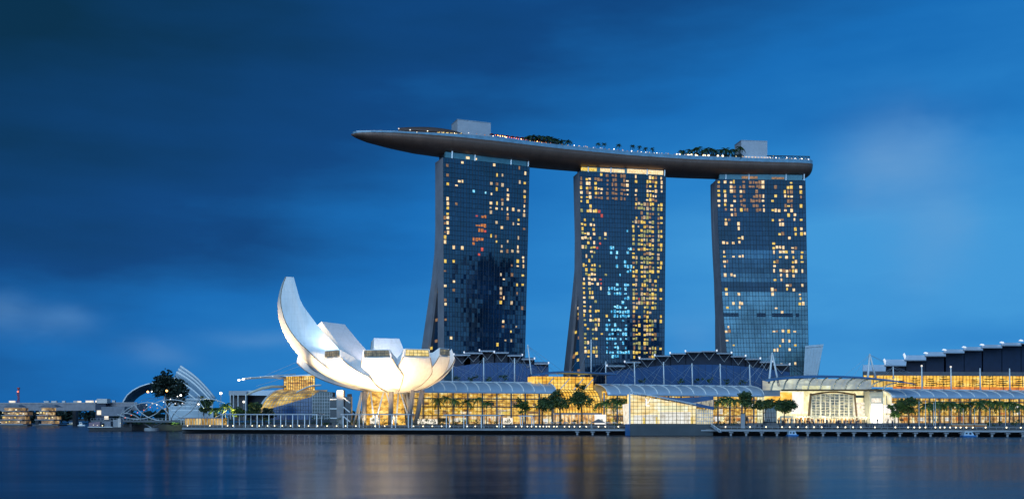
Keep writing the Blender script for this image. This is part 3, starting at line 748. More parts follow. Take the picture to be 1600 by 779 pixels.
# ------------------------------------------------------------------ plants
def leaf_cluster(mb, c, rad, n, size, rnd, squash=.8):
    for _ in range(n):
        v = Vector((rnd.gauss(0, 1), rnd.gauss(0, 1), rnd.gauss(0, 1))); v.normalize(); v *= rad * rnd.random() ** .45
        p_ = c + Vector((v.x, v.y, v.z * squash)); a = Vector((rnd.gauss(0, 1), rnd.gauss(0, 1), rnd.gauss(0, .6))).normalized()
        b_ = a.cross(Vector((rnd.gauss(0, 1), rnd.gauss(0, 1), rnd.gauss(0, 1)))).normalized(); s = size * rnd.uniform(.6, 1.3)
        mb.poly([p_ - a * s, p_ - b_ * s * .62, p_ + a * s, p_ + b_ * s * .62])
def make_tree(loc, hgt, wid, crown_lo, label, seed, lm=None, name='tree', leaf=.55, dense=1.0, group=None, cat='tree', flat=.85):
    rnd = random.Random(seed); loc = Vector(loc)
    root = thing(name, label, cat, loc, group)
    tk = MB(); th = hgt * crown_lo
    p0 = loc + Vector((0, 0, -.15)); top = loc + Vector((rnd.uniform(-.3, .3), rnd.uniform(-.3, .3), th + hgt * .25))
    r0 = .028 * hgt + .06
    tk.tube([p0, loc.lerp(top, .35), loc.lerp(top, .7), top], [r0, r0 * .75, r0 * .6, r0 * .35], 7)
    cc = loc + Vector((0, 0, lerp(th, hgt, .5))); rz = (hgt - th) / 2; rx = wid / 2
    cl = []; lobes = []
    for k in range(6):
        v = Vector((rnd.gauss(0, 1), rnd.gauss(0, 1), rnd.gauss(0, 1))); v.normalize(); v *= rnd.uniform(.35, .72); lobes.append(v)
    for k in range(int(36 * dense)):
        v = rnd.choice(lobes) + Vector((rnd.gauss(0, .26), rnd.gauss(0, .26), rnd.gauss(0, .24)))
        c_ = cc + Vector((v.x * rx * .85, v.y * rx * .85, v.z * rz * flat)); cl.append(c_)
    for c_ in cl[:9]:
        st = loc.lerp(top, rnd.uniform(.55, .95)); mid = st.lerp(c_, .5) + Vector((0, 0, -.2)); tk.tube([st, mid, c_], [r0 * .4, r0 * .25, r0 * .1], 5)
    cr_ = MB()
    for c_ in cl: leaf_cluster(cr_, c_, rnd.uniform(.15, .29) * wid * .62, int(44 * rnd.uniform(.6, 1.3)), leaf * 1.25, rnd)
    tk.build('trunk', bark, root, True); cr_.build('crown', lm or leaf_a, root)
    return root
def palm_meshes(hgt, seed, nf=15, flen=3.2):
    rnd = random.Random(seed); tk = MB(); lean = Vector((rnd.uniform(-.4, .4), rnd.uniform(-.3, .3), 0))
    top = Vector((lean.x, lean.y, hgt))
    tk.tube([(0, 0, -.15), Vector((lean.x * .2, lean.y * .2, hgt * .35)), Vector((lean.x * .6, lean.y * .6, hgt * .7)), top], [.24, .17, .15, .12], 7)
    cr_ = MB()
    for k in range(nf):
        az = 2 * math.pi * k / nf + rnd.uniform(-.25, .25); el = rnd.uniform(-.1, 1.15); ln = flen * rnd.uniform(.8, 1.1)
        h_ = Vector((math.cos(az), math.sin(az), 0)); pts_ = []
        for s in range(7):
            u = s / 6.; pts_.append(top + h_ * (ln * (u * math.cos(el * (1 - .55 * u)))) + Vector((0, 0, ln * (math.sin(el) * u - (.55 + .35 * math.cos(el)) * u * u))))
        side = Vector((-h_.y, h_.x, 0))
        for s in range(1, 7):
            p_, q = pts_[s - 1], pts_[s]
            for sg in (-1, 1):
                for z_ in (0, .5):
                    a = p_.lerp(q, z_); wl = .27 * flen * (1 - abs(s / 6. - .45)) * rnd.uniform(.8, 1.2)
                    tip = a + side * sg * wl + (q - p_) * .5 + Vector((0, 0, -.42 * wl - rnd.uniform(0, .2)))
                    cr_.poly([a, a + (q - p_) * .6, tip])
            cr_.poly([p_ + side * .04, p_ - side * .04, q - side * .03, q + side * .03])
    return tk, cr_
def make_palm(loc, hgt, label, seed, group=None, lm=None, nf=15, flen=3.2, name='palm_tree'):
    root = thing(name, label, 'palm', (0, 0, 0), group); tk, cr_ = palm_meshes(hgt, seed, nf, flen)
    tk.build('trunk', bark, root, True); cr_.build('fronds', lm or leaf_palm, root); root.location = loc
    return root
def palm_row(spots, protos, labels, group, rnd):
    for (loc, sc), lab in zip(spots, labels): dup(rnd.choice(protos), loc, rnd.uniform(0, 6.28), sc, lab, group)
def deck_x(px): 
    Y = 775
    for _ in range(3):
        x = (px - 800) / F * Y; Y = deck_pt(x, 0).y
    return (px - 800) / F * Y
rnd = random.Random(4)
proto_deck = None
dp = [(812, 4.6), (819, 5.6), (826, 5.0), (833, 6.2), (840, 6.0), (847, 6.4), (853, 5.6), (860, 5.6), (866, 5.0), (876, 5.0),
      (923, 5.2), (932.5, 5.2), (955.5, 5.4), (978, 5.6), (988.5, 5.4), (1000, 5.2), (1010, 5.0), (1056, 5.0),
      (1068, 6.0), (1076, 6.6), (1081, 8.0), (1090, 6.0), (1096, 7.6), (1103, 7.4), (1109, 6.8), (1117, 6.4), (1124, 8.0), (1131, 6.6), (1139, 7.4), (1147, 9.4)]
for i, (px, hg) in enumerate(dp):
    sp_ = i >= 10 and i < 17
    loc = deck_pt(deck_x(px), rnd.uniform(-16, -13), -.1)
    if i < 10: lab, gr = '%s palm from left in the deck grove beyond the red umbrella lamps' % ORD[i], 'palms in the left deck grove'
    elif i < 17: lab, gr = '%s slender palm from the left of those spaced out above the middle tower' % ORD[i - 10], 'palms along the pool'
    elif i == 17: lab, gr = 'single small palm on the sky deck beside the first bright flood lamps', None
    else: lab, gr = '%s palm from the left in the deck grove behind the bright flood lamps' % ORD[i - 18], 'palms in the right deck grove'
    if sp_: 
        make_palm(loc, hg + 3.0, lab, 60 + i, gr, leaf_a, 18, 2.5)
    else:
        make_palm(loc, hg + 2.2, lab, 60 + i, gr, leaf_a, 20, 4.2)
for i, (px, w) in enumerate(((816, 7), (829, 9), (843, 9), (857, 8), (1072, 7), (1086, 9), (1101, 9), (1115, 8), (1128, 9), (1141, 8))):
    loc = deck_pt(deck_x(px), -15.5, 1.6); r2 = random.Random(i); b_ = MB()
    for k in range(10): leaf_cluster(b_, loc + Vector((r2.uniform(-w / 2, w / 2), r2.uniform(-2, 2), r2.uniform(.8, 4.0))), 1.7, 40, .55, r2)
    o = b_.build('shrub', leaf_far)
    tag(o, '%s dark shrub from left in the sky deck grove %s' % (ORD[i if i < 4 else i - 4], 'beyond the red lamps' if i < 4 else 'by the flood lamps'), 'shrub', 'shrubs on the sky deck')

# ------------------------------------------------------------------ the white lotus-shaped museum
MC = Vector(((620 - 800) / F * 490, 490, GZ))
mus = thing('lotus_museum', 'white museum shaped like an open lotus flower, floodlit from below', 'museum', MC)
def petal(a_deg, Rm, Hc, phimax, tip_hw, max_hw, inner, tipwin=None, base_z=18.5, gam=.40, label=None, base_hw=0.0, bulge=.9):
    a = R(a_deg); u = Vector((math.sin(a), -math.cos(a), 0)); tg = Vector((math.cos(a), math.sin(a), 0))
    n = 22; outer = []; inn = []
    s_in = MB()
    for k in range(n + 1):
        s = k / n; ph = lerp(.12, R(phimax), s)
        r, z = Rm * math.sin(ph), base_z + Hc * (1 - math.cos(ph))
        hw = max(base_hw, min(r * gam if ph < 1.6 else 99, lerp(max_hw, tip_hw, max(0, (s - .5) / .5) ** .9)))
        row = []
        for j in range(9):
            tt = lerp(-1, 1, j / 8.); row.append(Vector((MC.x, MC.y, 0)) + u * (r - bulge * hw * hw * tt * tt / max(8, Rm) ) + tg * (hw * tt) + Vector((0, 0, z + .25 * hw * .12 * tt * tt)))
        outer.append(row)
        ri = interp([(q[0], q[1]) for q in inner], s); zi = interp([(q[0], q[2]) for q in inner], s)
        ihw = max(base_hw * .9, min(hw * .92, max(.6, ri * .42)))
        inn.append([Vector((MC.x, MC.y, 0)) + u * ri + tg * (ihw * tt) + Vector((0, 0, zi)) for tt in (-1, 1)])
    belly = MB().loft(outer, False)
    body = belly
    o = body.build('petal', petal_skin, mus, True)
    if label: o['label'] = label
    sd_ = MB()
    for k in range(n):
        sd_.poly([outer[k][0], outer[k + 1][0], inn[k + 1][0], inn[k][0]])
        sd_.poly([outer[k][-1], outer[k + 1][-1], inn[k + 1][1], inn[k][1]])
    sd_.build('side_wall', petal_side, o)
    it = MB().loft(inn, False); it.build('inner_face', petal_side, o, True)
    tl, tr, bl_, br_ = inn[n][0], inn[n][1], outer[n][0], outer[n][-1]
    mid = outer[n]
    tp = MB().poly([tl, tr] + list(reversed(mid))); tp.build('tip', petal_side, o)
    if tipwin:
        out = u * .12
        def q(x, y): return bl_.lerp(br_, x).lerp(tl.lerp(tr, x), y) + u * .35
        MB().hexa([q(.06, .16), q(.94, .16), q(.94, .16) - u * .3, q(.06, .16) - u * .3, q(.06, .86), q(.94, .86), q(.94, .86) - u * .3, q(.06, .86) - u * .3]).build('skylight', tipwin, o)
        fr = MB()
        for i in range(7): fr.beam(q(.06 + .88 * i / 6, .16) + out, q(.06 + .88 * i / 6, .86) + out, .14, .14)
        for y in (.16, .5, .86): fr.beam(q(.06, y) + out, q(.94, y) + out, .16, .14)
        fr.build('skylight_frame', dark_metal, o)
    # fine panel joints on the belly
    jt = MB(); kk = [k for k in range(2, n + 1)]
    for side in (0, -1): jt.tube([outer[k][side] - u * .05 for k in kk], .16, 5)
    jt.build('edge_joint', bronze, o)
    return o, outer, inn, u, tg
petal_side = mat('petal_side', (.80, .83, .86), .5, var=.05, vscale=.1); panel_lines(petal_side, 3.4, .09)
win_grey = lit('skylight_grey', ((.35, (.03, .05, .06)), (.6, (.22, .22, .16)), (.75, (.6, .5, .25))), .8, (1, 1, 1), .5, 3)
win_yel = lit('skylight_yellow', ((.3, (.55, .40, .10)), (.5, (.95, .72, .25)), (.7, (1, .86, .5))), 1.0, (1, 1, 1), .4, 3)
front_in = lambda rt, zt: [(0, 3.5, 26.5), (.45, rt * .40, 28.0), (.8, rt * .70, zt - 5.5), (1.0, rt, zt)]
petal(-73, 55.8, 39.8, 110, 2.1, 9.0, [(0, 3.5, 25), (.25, 9, 25.5), (.5, 23, 33), (.68, 36.5, 47.5), (.84, 45.5, 60.0), (1.0, 48.6, 72.0)], None, label='tall horn shaped petal', gam=.30, bulge=3.2)
petal(-97, 53, 24, 68, 1.0, 7.0, [(0, 3.5, 24), (.5, 24, 24.5), (.8, 41, 29.5), (1.0, 48.2, 38.5)], None, bulge=1.5, gam=.25, label='low grey petal under the tall one')
petal(-45, 38.5, 18.6, 80, 6.3, 13.6, front_in(37.0, 37.6), win_grey, gam=.42)
petal(-10, 33.0, 18.4, 80, 6.8, 11.6, front_in(31.7, 37.5), win_grey, gam=.38)
petal(24, 31.5, 18.8, 80, 6.4, 11.6, front_in(30.2, 38.1), win_yel, gam=.35, label='petal with yellow lit skylight')
petal(62, 27.8, 19.6, 82, 4.6, 9.0, front_in(26.6, 39.4), win_grey, gam=.36)
petal(98, 28.5, 20.0, 80, 4.0, 8.5, [(0, 3.5, 26), (.5, 14, 27), (.8, 21.5, 33), (1.0, 26.0, 40.0)], None, gam=.36)
petal(-163, 33, 30, 84, 7.0, 10.6, [(0, 3.5, 27), (.5, 12, 33), (.8, 21, 40.5), (1.0, 27.5, 47.0)], None, label='back petal with flat pale top edge')
petal(-119, 45, 34, 86, 9.8, 11.5, [(0, 3.5, 26), (.5, 17, 33), (.8, 29, 44), (1.0, 38.5, 54.0)], None, gam=.40, label='back petal with square pale end')
petal(140, 30, 22, 80, 6.0, 9.5, [(0, 3.5, 27), (.5, 12, 31), (.8, 20, 36), (1.0, 26, 39.5)], None)
LC = MC + Vector((-6.5, 2, 0))
MB().loft([[MC + Vector((r_ * math.cos(a), r_ * math.sin(a), z_ - GZ)) for a in [2 * math.pi * k / 20 for k in range(20)]] for r_, z_ in ((13, 30), (7, 27), (4, 25), (4, 18.8), (5.6, 18.4))], True, True).build('bowl', petal_side, mus, True)
m = MB()
for k in range(12):
    a0, a1 = 2 * math.pi * k / 12, 2 * math.pi * (k + 1) / 12
    m.poly([LC + Vector((10.5 * math.cos(a0), 10.5 * math.sin(a0), 0)), LC + Vector((10.5 * math.cos(a1), 10.5 * math.sin(a1), 0)), LC + Vector((9.0 * math.cos(a1), 9.0 * math.sin(a1), 15.6)), LC + Vector((9.0 * math.cos(a0), 9.0 * math.sin(a0), 15.6))])
m.build('lobby_glazing', gold_room, mus)
for k in range(9):                                                  # white diagrid legs around the lobby
    a = 2 * math.pi * (k + .5) / 9; foot = LC + Vector((14.5 * math.cos(a), 14.5 * math.sin(a), 0))
    for da in (-.30, .30):
        hd = LC + Vector((10.8 * math.cos(a + da), 10.8 * math.sin(a + da), 15.6)); MB().tube([foot, hd], .42, 6).build('raking_leg', white_paint, mus, True)
for px, Y, pxt, yt in ((568.5, 478, 570, 611), (610, 474, 611.5, 611), (638, 474, 645, 609), (649, 478, 660, 609), (628, 500, 637, 613), (548, 500, 546, 615)):
    top = P(pxt, yt, Y); MB().tube([G(px, Y, GZ - .1), top], 1.15, 10).build('column', mat('column_grey', (.20, .18, .17), .7), mus, True)
# stair and lift tower at the side
st = MB(); q = G(532.5, 470, GZ)
st.box(q + Vector((0, 0, 8.0)), (3.2, 4, 16.0)); stt = st.build('stair_tower', mat('stair_concrete', (.27, .27, .28), .6), mus)
for k in range(3):
    m = MB(); z = GZ + 3.2 + k * 4.3; a = q + Vector((-4.6, -1, z - GZ)); b_ = q + Vector((4.4, -1, z - GZ - 1.6))
    m.beam(a, q + Vector((-1.5, -1, z - GZ)), 2.6, .45); m.beam(q + Vector((1.5, -1, z - GZ + .8)), b_, 2.4, .4); m.build('stair_flight', white_paint, stt)
for s in (-3.4, 3.4): MB().box(q + Vector((s, 1.2, 6.5)), (3.0, 2.5, 13)).build('stair_glazing', tower_glass_dark, stt)
# floodlights that wash the petals from below
def spot(loc, target, power, col=(1.0, .70, .38), size=75, blend=.8, radius=.6):
    l = bpy.data.lights.new('floodlight', 'SPOT'); l.energy = power; l.color = col; l.spot_size = R(size); l.spot_blend = blend; l.shadow_soft_size = radius
    o = bpy.data.objects.new('floodlight', l); COL.objects.link(o); o.location = loc
    o.rotation_euler = (Vector(target) - Vector(loc)).to_track_quat('-Z', 'Y').to_euler(); return o
for a_deg, r, pw, tr, tz, up, sz in ((-94, 62, 330000, 50, 56, 3.5, 55), (-82, 68, 420000, 50, 46, 3.5, 55), (-68, 64, 150000, 42, 28, 3.5, 42), (-52, 70, 210000, 33, 29, 5.8, 52), (-38, 55, 115000, 28, 27, 5.8, 56), (-14, 44, 125000, 25, 30, 5.8, 100), (8, 44, 24000, 22, 28, 5.8, 90), (28, 48, 12000, 24, 29, 5.8, 90), (50, 50, 17000, 22, 29, 5.8, 76), (70, 48, 30000, 23, 32, 5.8, 64),
                                 (-46, 28, 24000, 20, 24, .6, 60), (-14, 22, 12000, 16, 24, .6, 60), (14, 20, 9000, 12, 21, .6, 60), (58, 22, 14000, 16, 22, .6, 60), (-95, 46, 40000, 44, 32, .6, 60)):
    a = R(a_deg); u = Vector((math.sin(a), -math.cos(a), 0))
    if r > 30 and u.y < 0: r = min(r, 37 / max(.05, -u.y))
    spot(MC + u * r + Vector((0, 0, up)), Vector((MC.x, MC.y, 0)) + u * tr + Vector((0, 0, tz)), pw, size=sz)
for x in (-7, 0, 7): spot(LC + Vector((x, -19, .5)), LC + Vector((x, -10, 9)), 5200, (1, .80, .48), 80)
# uplights at the back petals' inner faces, from the bowl
for x, y, tx, ty, tz in ((0, -2, 0, 22, 44), (-4, 0, -18, 18, 48)):
    spot(MC + Vector((x, y, 31 - GZ)), (MC.x + tx, MC.y + ty, tz), 30000, (1, .84, .78), 95)
for x, y, z, tx, ty, tz, pw in ((-25, -21, 39.0, -44, -10, 58, 9000), (-20, -22, 38.5, -38, -9, 50, 4500), (4, -28, 39, -30, 14, 44, 9000)):  # added cool spots without fixtures, brightening the tall petal's side wall
    spot(MC + Vector((x, y, z - GZ)), (MC.x + tx, MC.y + ty, tz), pw, (.62, .84, 1.0), 100)

# ------------------------------------------------------------------ the mall: vaulted roofs and lit glazing
DM = Vector((388, 140, 0)).normalized(); NM = Vector((-DM.y, DM.x, 0))
def Ym(px): return 573.9 / (1 - .000225 * (px - 800))
def MP(px, z=0.0, back=0.0):
    y = Ym(px); q = Vector(((px - 800) / F * y, y, z)); return q + NM * back
def vault(px0, px1, ye, yt, nb_, label, room, cut0=0, cut1=0, gl_bottom=GZ, endarch=()):
    """barrel-vaulted hall along the mall line; ye/yt = eave and crown height in metres"""
    a, b_ = MP(px0), MP(px1); ln = (b_ - a).length
    root = thing('mall_hall', label, 'shopping mall', ((a + b_) / 2 + NM * 8).to_tuple()[:2] + (GZ,))
    D = 17.0
    def arc(s, t_, lift=0.0):   # s along 0..1, t_ 0 eave .. 1 crown
        ang = t_ * math.pi / 2; q = a.lerp(b_, s) + NM * (D * (1 - math.cos(ang)) - 1.2)
        return Vector((q.x, q.y, ye + (yt - ye) * math.sin(ang) + lift))
    rf = MB().loft([[arc(s / 40., k / 10.) for k in range(11)] + [arc(s / 40., k / 10., -.35) for k in range(10, -1, -1)] for s in range(41)], True, True)
    rf.build('vault_roof', roof_metal, root, True)
    bk = MB(); bk.hexa([arc(0, 1, -12), arc(1, 1, -12), arc(1, 1, -12) + NM * 14, arc(0, 1, -12) + NM * 14, arc(0, 1, -.1), arc(1, 1, -.1), arc(1, 1, -.1) + NM * 14, arc(0, 1, -.1) + NM * 14])
    bk.build('flat_roof', roof_metal, root)
    MB().beam(arc(0, 1, .25), arc(1, 1, .25), .6, .7).build('ridge_gutter', white_metal, root)
    MB().beam(arc(0, 0, -.4), arc(1, 0, -.4), .5, .7).build('eave_gutter', steel, root)
    for i in range(nb_ + 1):
        s = i / nb_; MB().tube([arc(s, k / 8., .15) for k in range(9)], .34, 5).build('roof_rib', white_paint, root, True)
    nbay = max(2, int(ln / 4.2))
    # interior: lit back wall, floors and columns; glass and mullions in front
    i0, i1 = a + NM * 6.5, b_ + NM * 6.5
    wall = MB(); zs = [gl_bottom, GZ + 4.6, GZ + 9.5, GZ + 14, ye + 1.5]; zs = sorted(set(z for z in zs if z <= ye + 1.5))
    w = MB().poly([(i0.x, i0.y, zs[1]), (i1.x, i1.y, zs[1]), (i1.x, i1.y, ye + 2), (i0.x, i0.y, ye + 2)]); w.build('lit_interior', room, root)
    w = MB().poly([(i0.x, i0.y, GZ), (i1.x, i1.y, GZ), (i1.x, i1.y, zs[1]), (i0.x, i0.y, zs[1])]); w.build('shop_interior', gold_shop, root)
    fl = MB(); cl = MB(); mu = MB(); gl = MB()
    for z in zs[1:-1]:
        fl.hexa([(q.x, q.y, z_) for z_ in (z - .35, z + .25) for q in (a + NM * 1.2, b_ + NM * 1.2, b_ + NM * 6.4, a + NM * 6.4)])
    for i in range(nbay * 2 + 1):
        q = a.lerp(b_, i / (nbay * 2.)); mu.beam((q.x, q.y, GZ), (q.x, q.y, ye), .13 if i % 2 else .24, .25)
        if i % 4 == 0: cq = q + NM * 3.5; cl.tube([(cq.x, cq.y, GZ), (cq.x, cq.y, ye + 1)], .5, 8)
    z = GZ + 2.3
    while z < ye - .5:
        mu.beam((a.x, a.y, z), (b_.x, b_.y, z), .15, .15); z += 2.3
    gq = [a + NM * .25, b_ + NM * .25]
    gl.poly([(gq[0].x, gq[0].y, GZ), (gq[1].x, gq[1].y, GZ), (gq[1].x, gq[1].y, ye), (gq[0].x, gq[0].y, ye)])
    fl.build('floors', concrete_dark, root); cl.build('columns', concrete, root, True)
    wall_ = gl.build('glazing', clear_pane, root); mu.build('mullions', bronze, wall_)
    # bright shop signs and windows behind the glass
    r2 = random.Random(int(px0))
    for k in range(int(ln / 3.6)):
        s = r2.random(); q = a.lerp(b_, s) + NM * 6.3; zz = r2.choice([GZ + 1.2, GZ + 5.6, GZ + 10.2, GZ + 1.2]); ww, hh = r2.uniform(1.2, 6.5), r2.uniform(.9, 3.2)
        if zz + hh > ye: continue
        e = DM * ww
        m = MB().hexa([(p_.x, p_.y, z_) for z_ in (zz, zz + hh) for p_ in (q, q + e, q + e + NM * .15, q + NM * .15)])
        m.build('shop_window', r2.choice([lit_white, lit_white_dim, cream_room, win_gold, win_warm, amber_room, win_dim, timber, win_soft, orange_room]), root)
    for (s, wd) in endarch:       # lit arch closing the end of the vault
        base = arc(s, 0); ring = [arc(s, k / 10.) - DM * .3 * (1 if s < .5 else -1) for k in range(11)]
        g_ = MB().poly([Vector((q.x, q.y, q.z - .5)) for q in ring] + [Vector((ring[-1].x, ring[-1].y, GZ)), Vector((ring[0].x, ring[0].y, GZ))])
        g_.build('end_glazing', cream_room, root)
        f_ = MB(); f_.tube([q for q in ring], .5, 6)
        for k in range(1, 10): f_.beam((ring[k].x, ring[k].y, GZ), ring[k] - Vector((0, 0, .4)), .18, .18)
        f_.build('end_arch', white_paint, root)
    return root, arc
def zy(px, y, back=0): q = MP(px, 0, back); return H - (y - YH) / F * q.y
vault(640, 868, zy(760, 612), zy(760, 597, 16), 13, 'mall hall with pale vaulted roof between the white museum and gold atrium', gold_room)
vault(948, 1192, zy(1060, 616.5), zy(1060, 602, 16), 13, 'mall hall with pale vaulted roof behind the glass pavilion', gold_room, endarch=((1.0, 1),))
vault(1392, 1680, zy(1500, 620.5), zy(1500, 609, 16), 14, 'mall hall with vaulted roof at the right, below a terrace of small tiered trees', gold_room, endarch=((0.0, 1),))

# gold glass atrium between the first two halls
at_ = thing('glass_atrium', 'gold lit glass atrium with flat blue canopy between two vaulted mall halls', 'atrium', tuple(MP(905, GZ, 12)))
a, b_ = MP(866), MP(940); 
def wallbox(mb, p0, p1, z0, z1, th=.4):
    d = (p1 - p0).normalized(); n_ = Vector((-d.y, d.x, 0)) * th
    return mb.hexa([(q.x, q.y, z) for z in (z0, z1) for q in (p0, p1, p1 + n_, p0 + n_)])
zt_ = zy(890, 588, 10); zb_ = zy(890, 606, 6)
u0, u1 = MP(846, 0, 10), MP(938, 0, 10)
wallbox(MB(), u0, u1, zb_ - 3, zt_, 12).build('upper_room', amber_room, at_)
m = MB()
for i in range(17):
    q = u0.lerp(u1, i / 16.) - NM * .2; m.beam((q.x, q.y, zb_ - 2), (q.x, q.y, zt_), .25, .2)
for z in (zb_ + 1, zb_ + 3.2, zb_ + 5.4): m.beam((u0 - NM * .2).to_tuple()[:2] + (z,), (u1 - NM * .2).to_tuple()[:2] + (z,), .2, .2)
m.build('upper_mullions', dark_metal, at_)
for px in (858, 884, 906, 922):                                     # pale raking struts behind the glass
    q = MP(px, 0, 9.5); MB().beam((q.x, q.y, zb_ - 1), (q.x + 6, q.y + 1, zt_ - 1), .5, .5).build('strut', white_paint, at_)
c0, c1 = MP(842, 0, 4), MP(968, 0, 4); rings = []
for i in range(25):
    s = i / 24.; q = c0.lerp(c1, s); z = zt_ + .4 + 2.0 * math.sin(min(1, s * 2.2) * math.pi / 2) - 1.6 * max(0, s - .5)
    w = 13 * math.sin(math.pi * min(.98, max(.06, s * .75 + .1))) ** .6
    rings.append([Vector((q.x, q.y, z)) - NM * 2, Vector((q.x, q.y, z + 1.0)) + NM * (w - 4), Vector((q.x, q.y, z + .7)) + NM * (w + 6), Vector((q.x, q.y, z - .3)) + NM * (w + 6), Vector((q.x, q.y, z - .3)) - NM * 2])
MB().loft(rings, True, True).build('canopy', roof_blue, at_, True)
rings = []; nr = 13
for i in range(nr):                                                 # curved glass skirt falling to the plaza
    ang = i / (nr - 1.) * math.pi / 2
    rings.append([(lambda q: Vector((q.x, q.y, lerp(zy(900, 645), zb_ - .5, math.sin(ang)))))(a.lerp(b_, s) + NM * (12 * (1 - math.cos(ang)))) for s in [k / 16. for k in range(17)]])
sk = MB().loft(rings, False).build('glass_skirt', amber_room, at_, True)
m = MB()
for r_ in rings[::2]:
    m.tube([q - NM * .15 + Vector((0, 0, .1)) for q in r_], .16, 4)
for k in range(17): m.tube([r_[k] - NM * .15 + Vector((0, 0, .1)) for r_ in rings], .2, 4)
m.build('skirt_grid', bronze, sk)
wallbox(MB(), a, b_, GZ, zy(900, 645), 1.0).build('shop_front', gold_shop, at_)
m = MB()
for i in range(15):
    q = a.lerp(b_, i / 14.) - NM * .3; m.beam((q.x, q.y, GZ), (q.x, q.y, zy(900, 645)), .3, .3)
m.beam((a.x, a.y, zy(900, 646)), (b_.x, b_.y, zy(900, 646)), .9, .8)
m.build('shop_columns', concrete, at_)

# ------------------------------------------------------------------ masts, cables
def mast(px, y0, y1, Y, label, cables=True, px_top=None, r=.42, lamp=None):
    top, bot = P(px_top if px_top else px, y0, Y), P(px, y1, Y)
    root = thing('mast', label, 'mast', tuple(bot), 'cable masts on the mall roofs')
    MB().tube([bot, top], [r, r * .75], 7).build('pole', white_paint, root, True)
    MB().box(bot + Vector((0, 0, .1)), (1.6, 1.6, .5)).build('foot', steel, root)
    if cables:
        for sx, dz_ in ((-22, -1), (-13, -1), (13, -1), (24, -1), (34, -1), (-5, -1)):
            e = bot + DM * sx * .8 + NM * (-3 if abs(sx) > 6 else 10); e.z = bot.z + .3
            MB().tube([top - Vector((0, 0, .6)), e], .07, 3).build('cable', steel, root)
    if lamp: MB().ball(top + Vector((0, 0, .4)), .7, 6).build('mast_lamp', lamp, root)
    return root
def aframe(pxa, ya, l0, l1, Y, label):
    top = P(pxa, ya, Y); root = thing('mast', label, 'mast', tuple(P((l0[0] + l1[0]) / 2, l0[1], Y)), 'cable masts on the mall roofs')
    for q in (l0, l1): MB().tube([P(q[0], q[1], Y - (6 if q is l0 else -2)), top], [.75, .5], 8).build('leg', white_paint, root, True)
    for e in ((-40, -8), (-26, -8), (60, -8), (74, -8)):
        MB().tube([top - Vector((0, 0, .5)), P(pxa + e[0], l0[1] + e[1] + 6, Y)], .08, 3).build('cable', steel, root)
for i, (px, y0, y1) in enumerate(((707, 569, 597), (755.7, 558, 597), (804, 559, 597))):
    mast(px, y0, y1, Ym(px) + 18, '%s white cable mast from the left on the hall roof beside the museum' % ORD[i])
mast(832, 538, 597, Ym(830) + 18, 'tall leaning white mast at the left of the gold atrium', True, 824.5)
mast(923.6, 530, 590, Ym(923) + 20, 'tall thin white mast rising behind the gold atrium canopy, in front of the middle tower', True)
mast(946.5, 564, 600, Ym(946) + 18, 'short white mast standing just right of the gold atrium')
for i, (px, y0) in enumerate(((991.5, 565), (1037, 565), (1081.5, 567), (1125.5, 568), (1171.5, 569))):
    mast(px + .6, y0, 602, Ym(px) + 18, '%s white cable mast from the left on the hall roof behind the glass pavilion' % ORD[i], True, px - .4)
aframe(1206.5, 550.6, (1201.5, 598), (1217, 603), Ym(1207) + 4, 'white A-shaped mast at the left end of the entrance canopy')
aframe(1359, 552.6, (1356, 589), (1368, 590), Ym(1360) + 4, 'white A-shaped mast at the right end of the entrance canopy')
for i, (px, y0) in enumerate(((1396, 572), (1440.7, 572), (1486.2, 573.5), (1531.8, 574.6), (1578, 575))):
    mast(px, y0, 608.6 if i else 590, Ym(px) + 16, '%s white cable mast from the left on the terrace of small tiered trees' % ORD[i], i == 0, px - .6, .5, lit_white if i in (1, 2) else None)

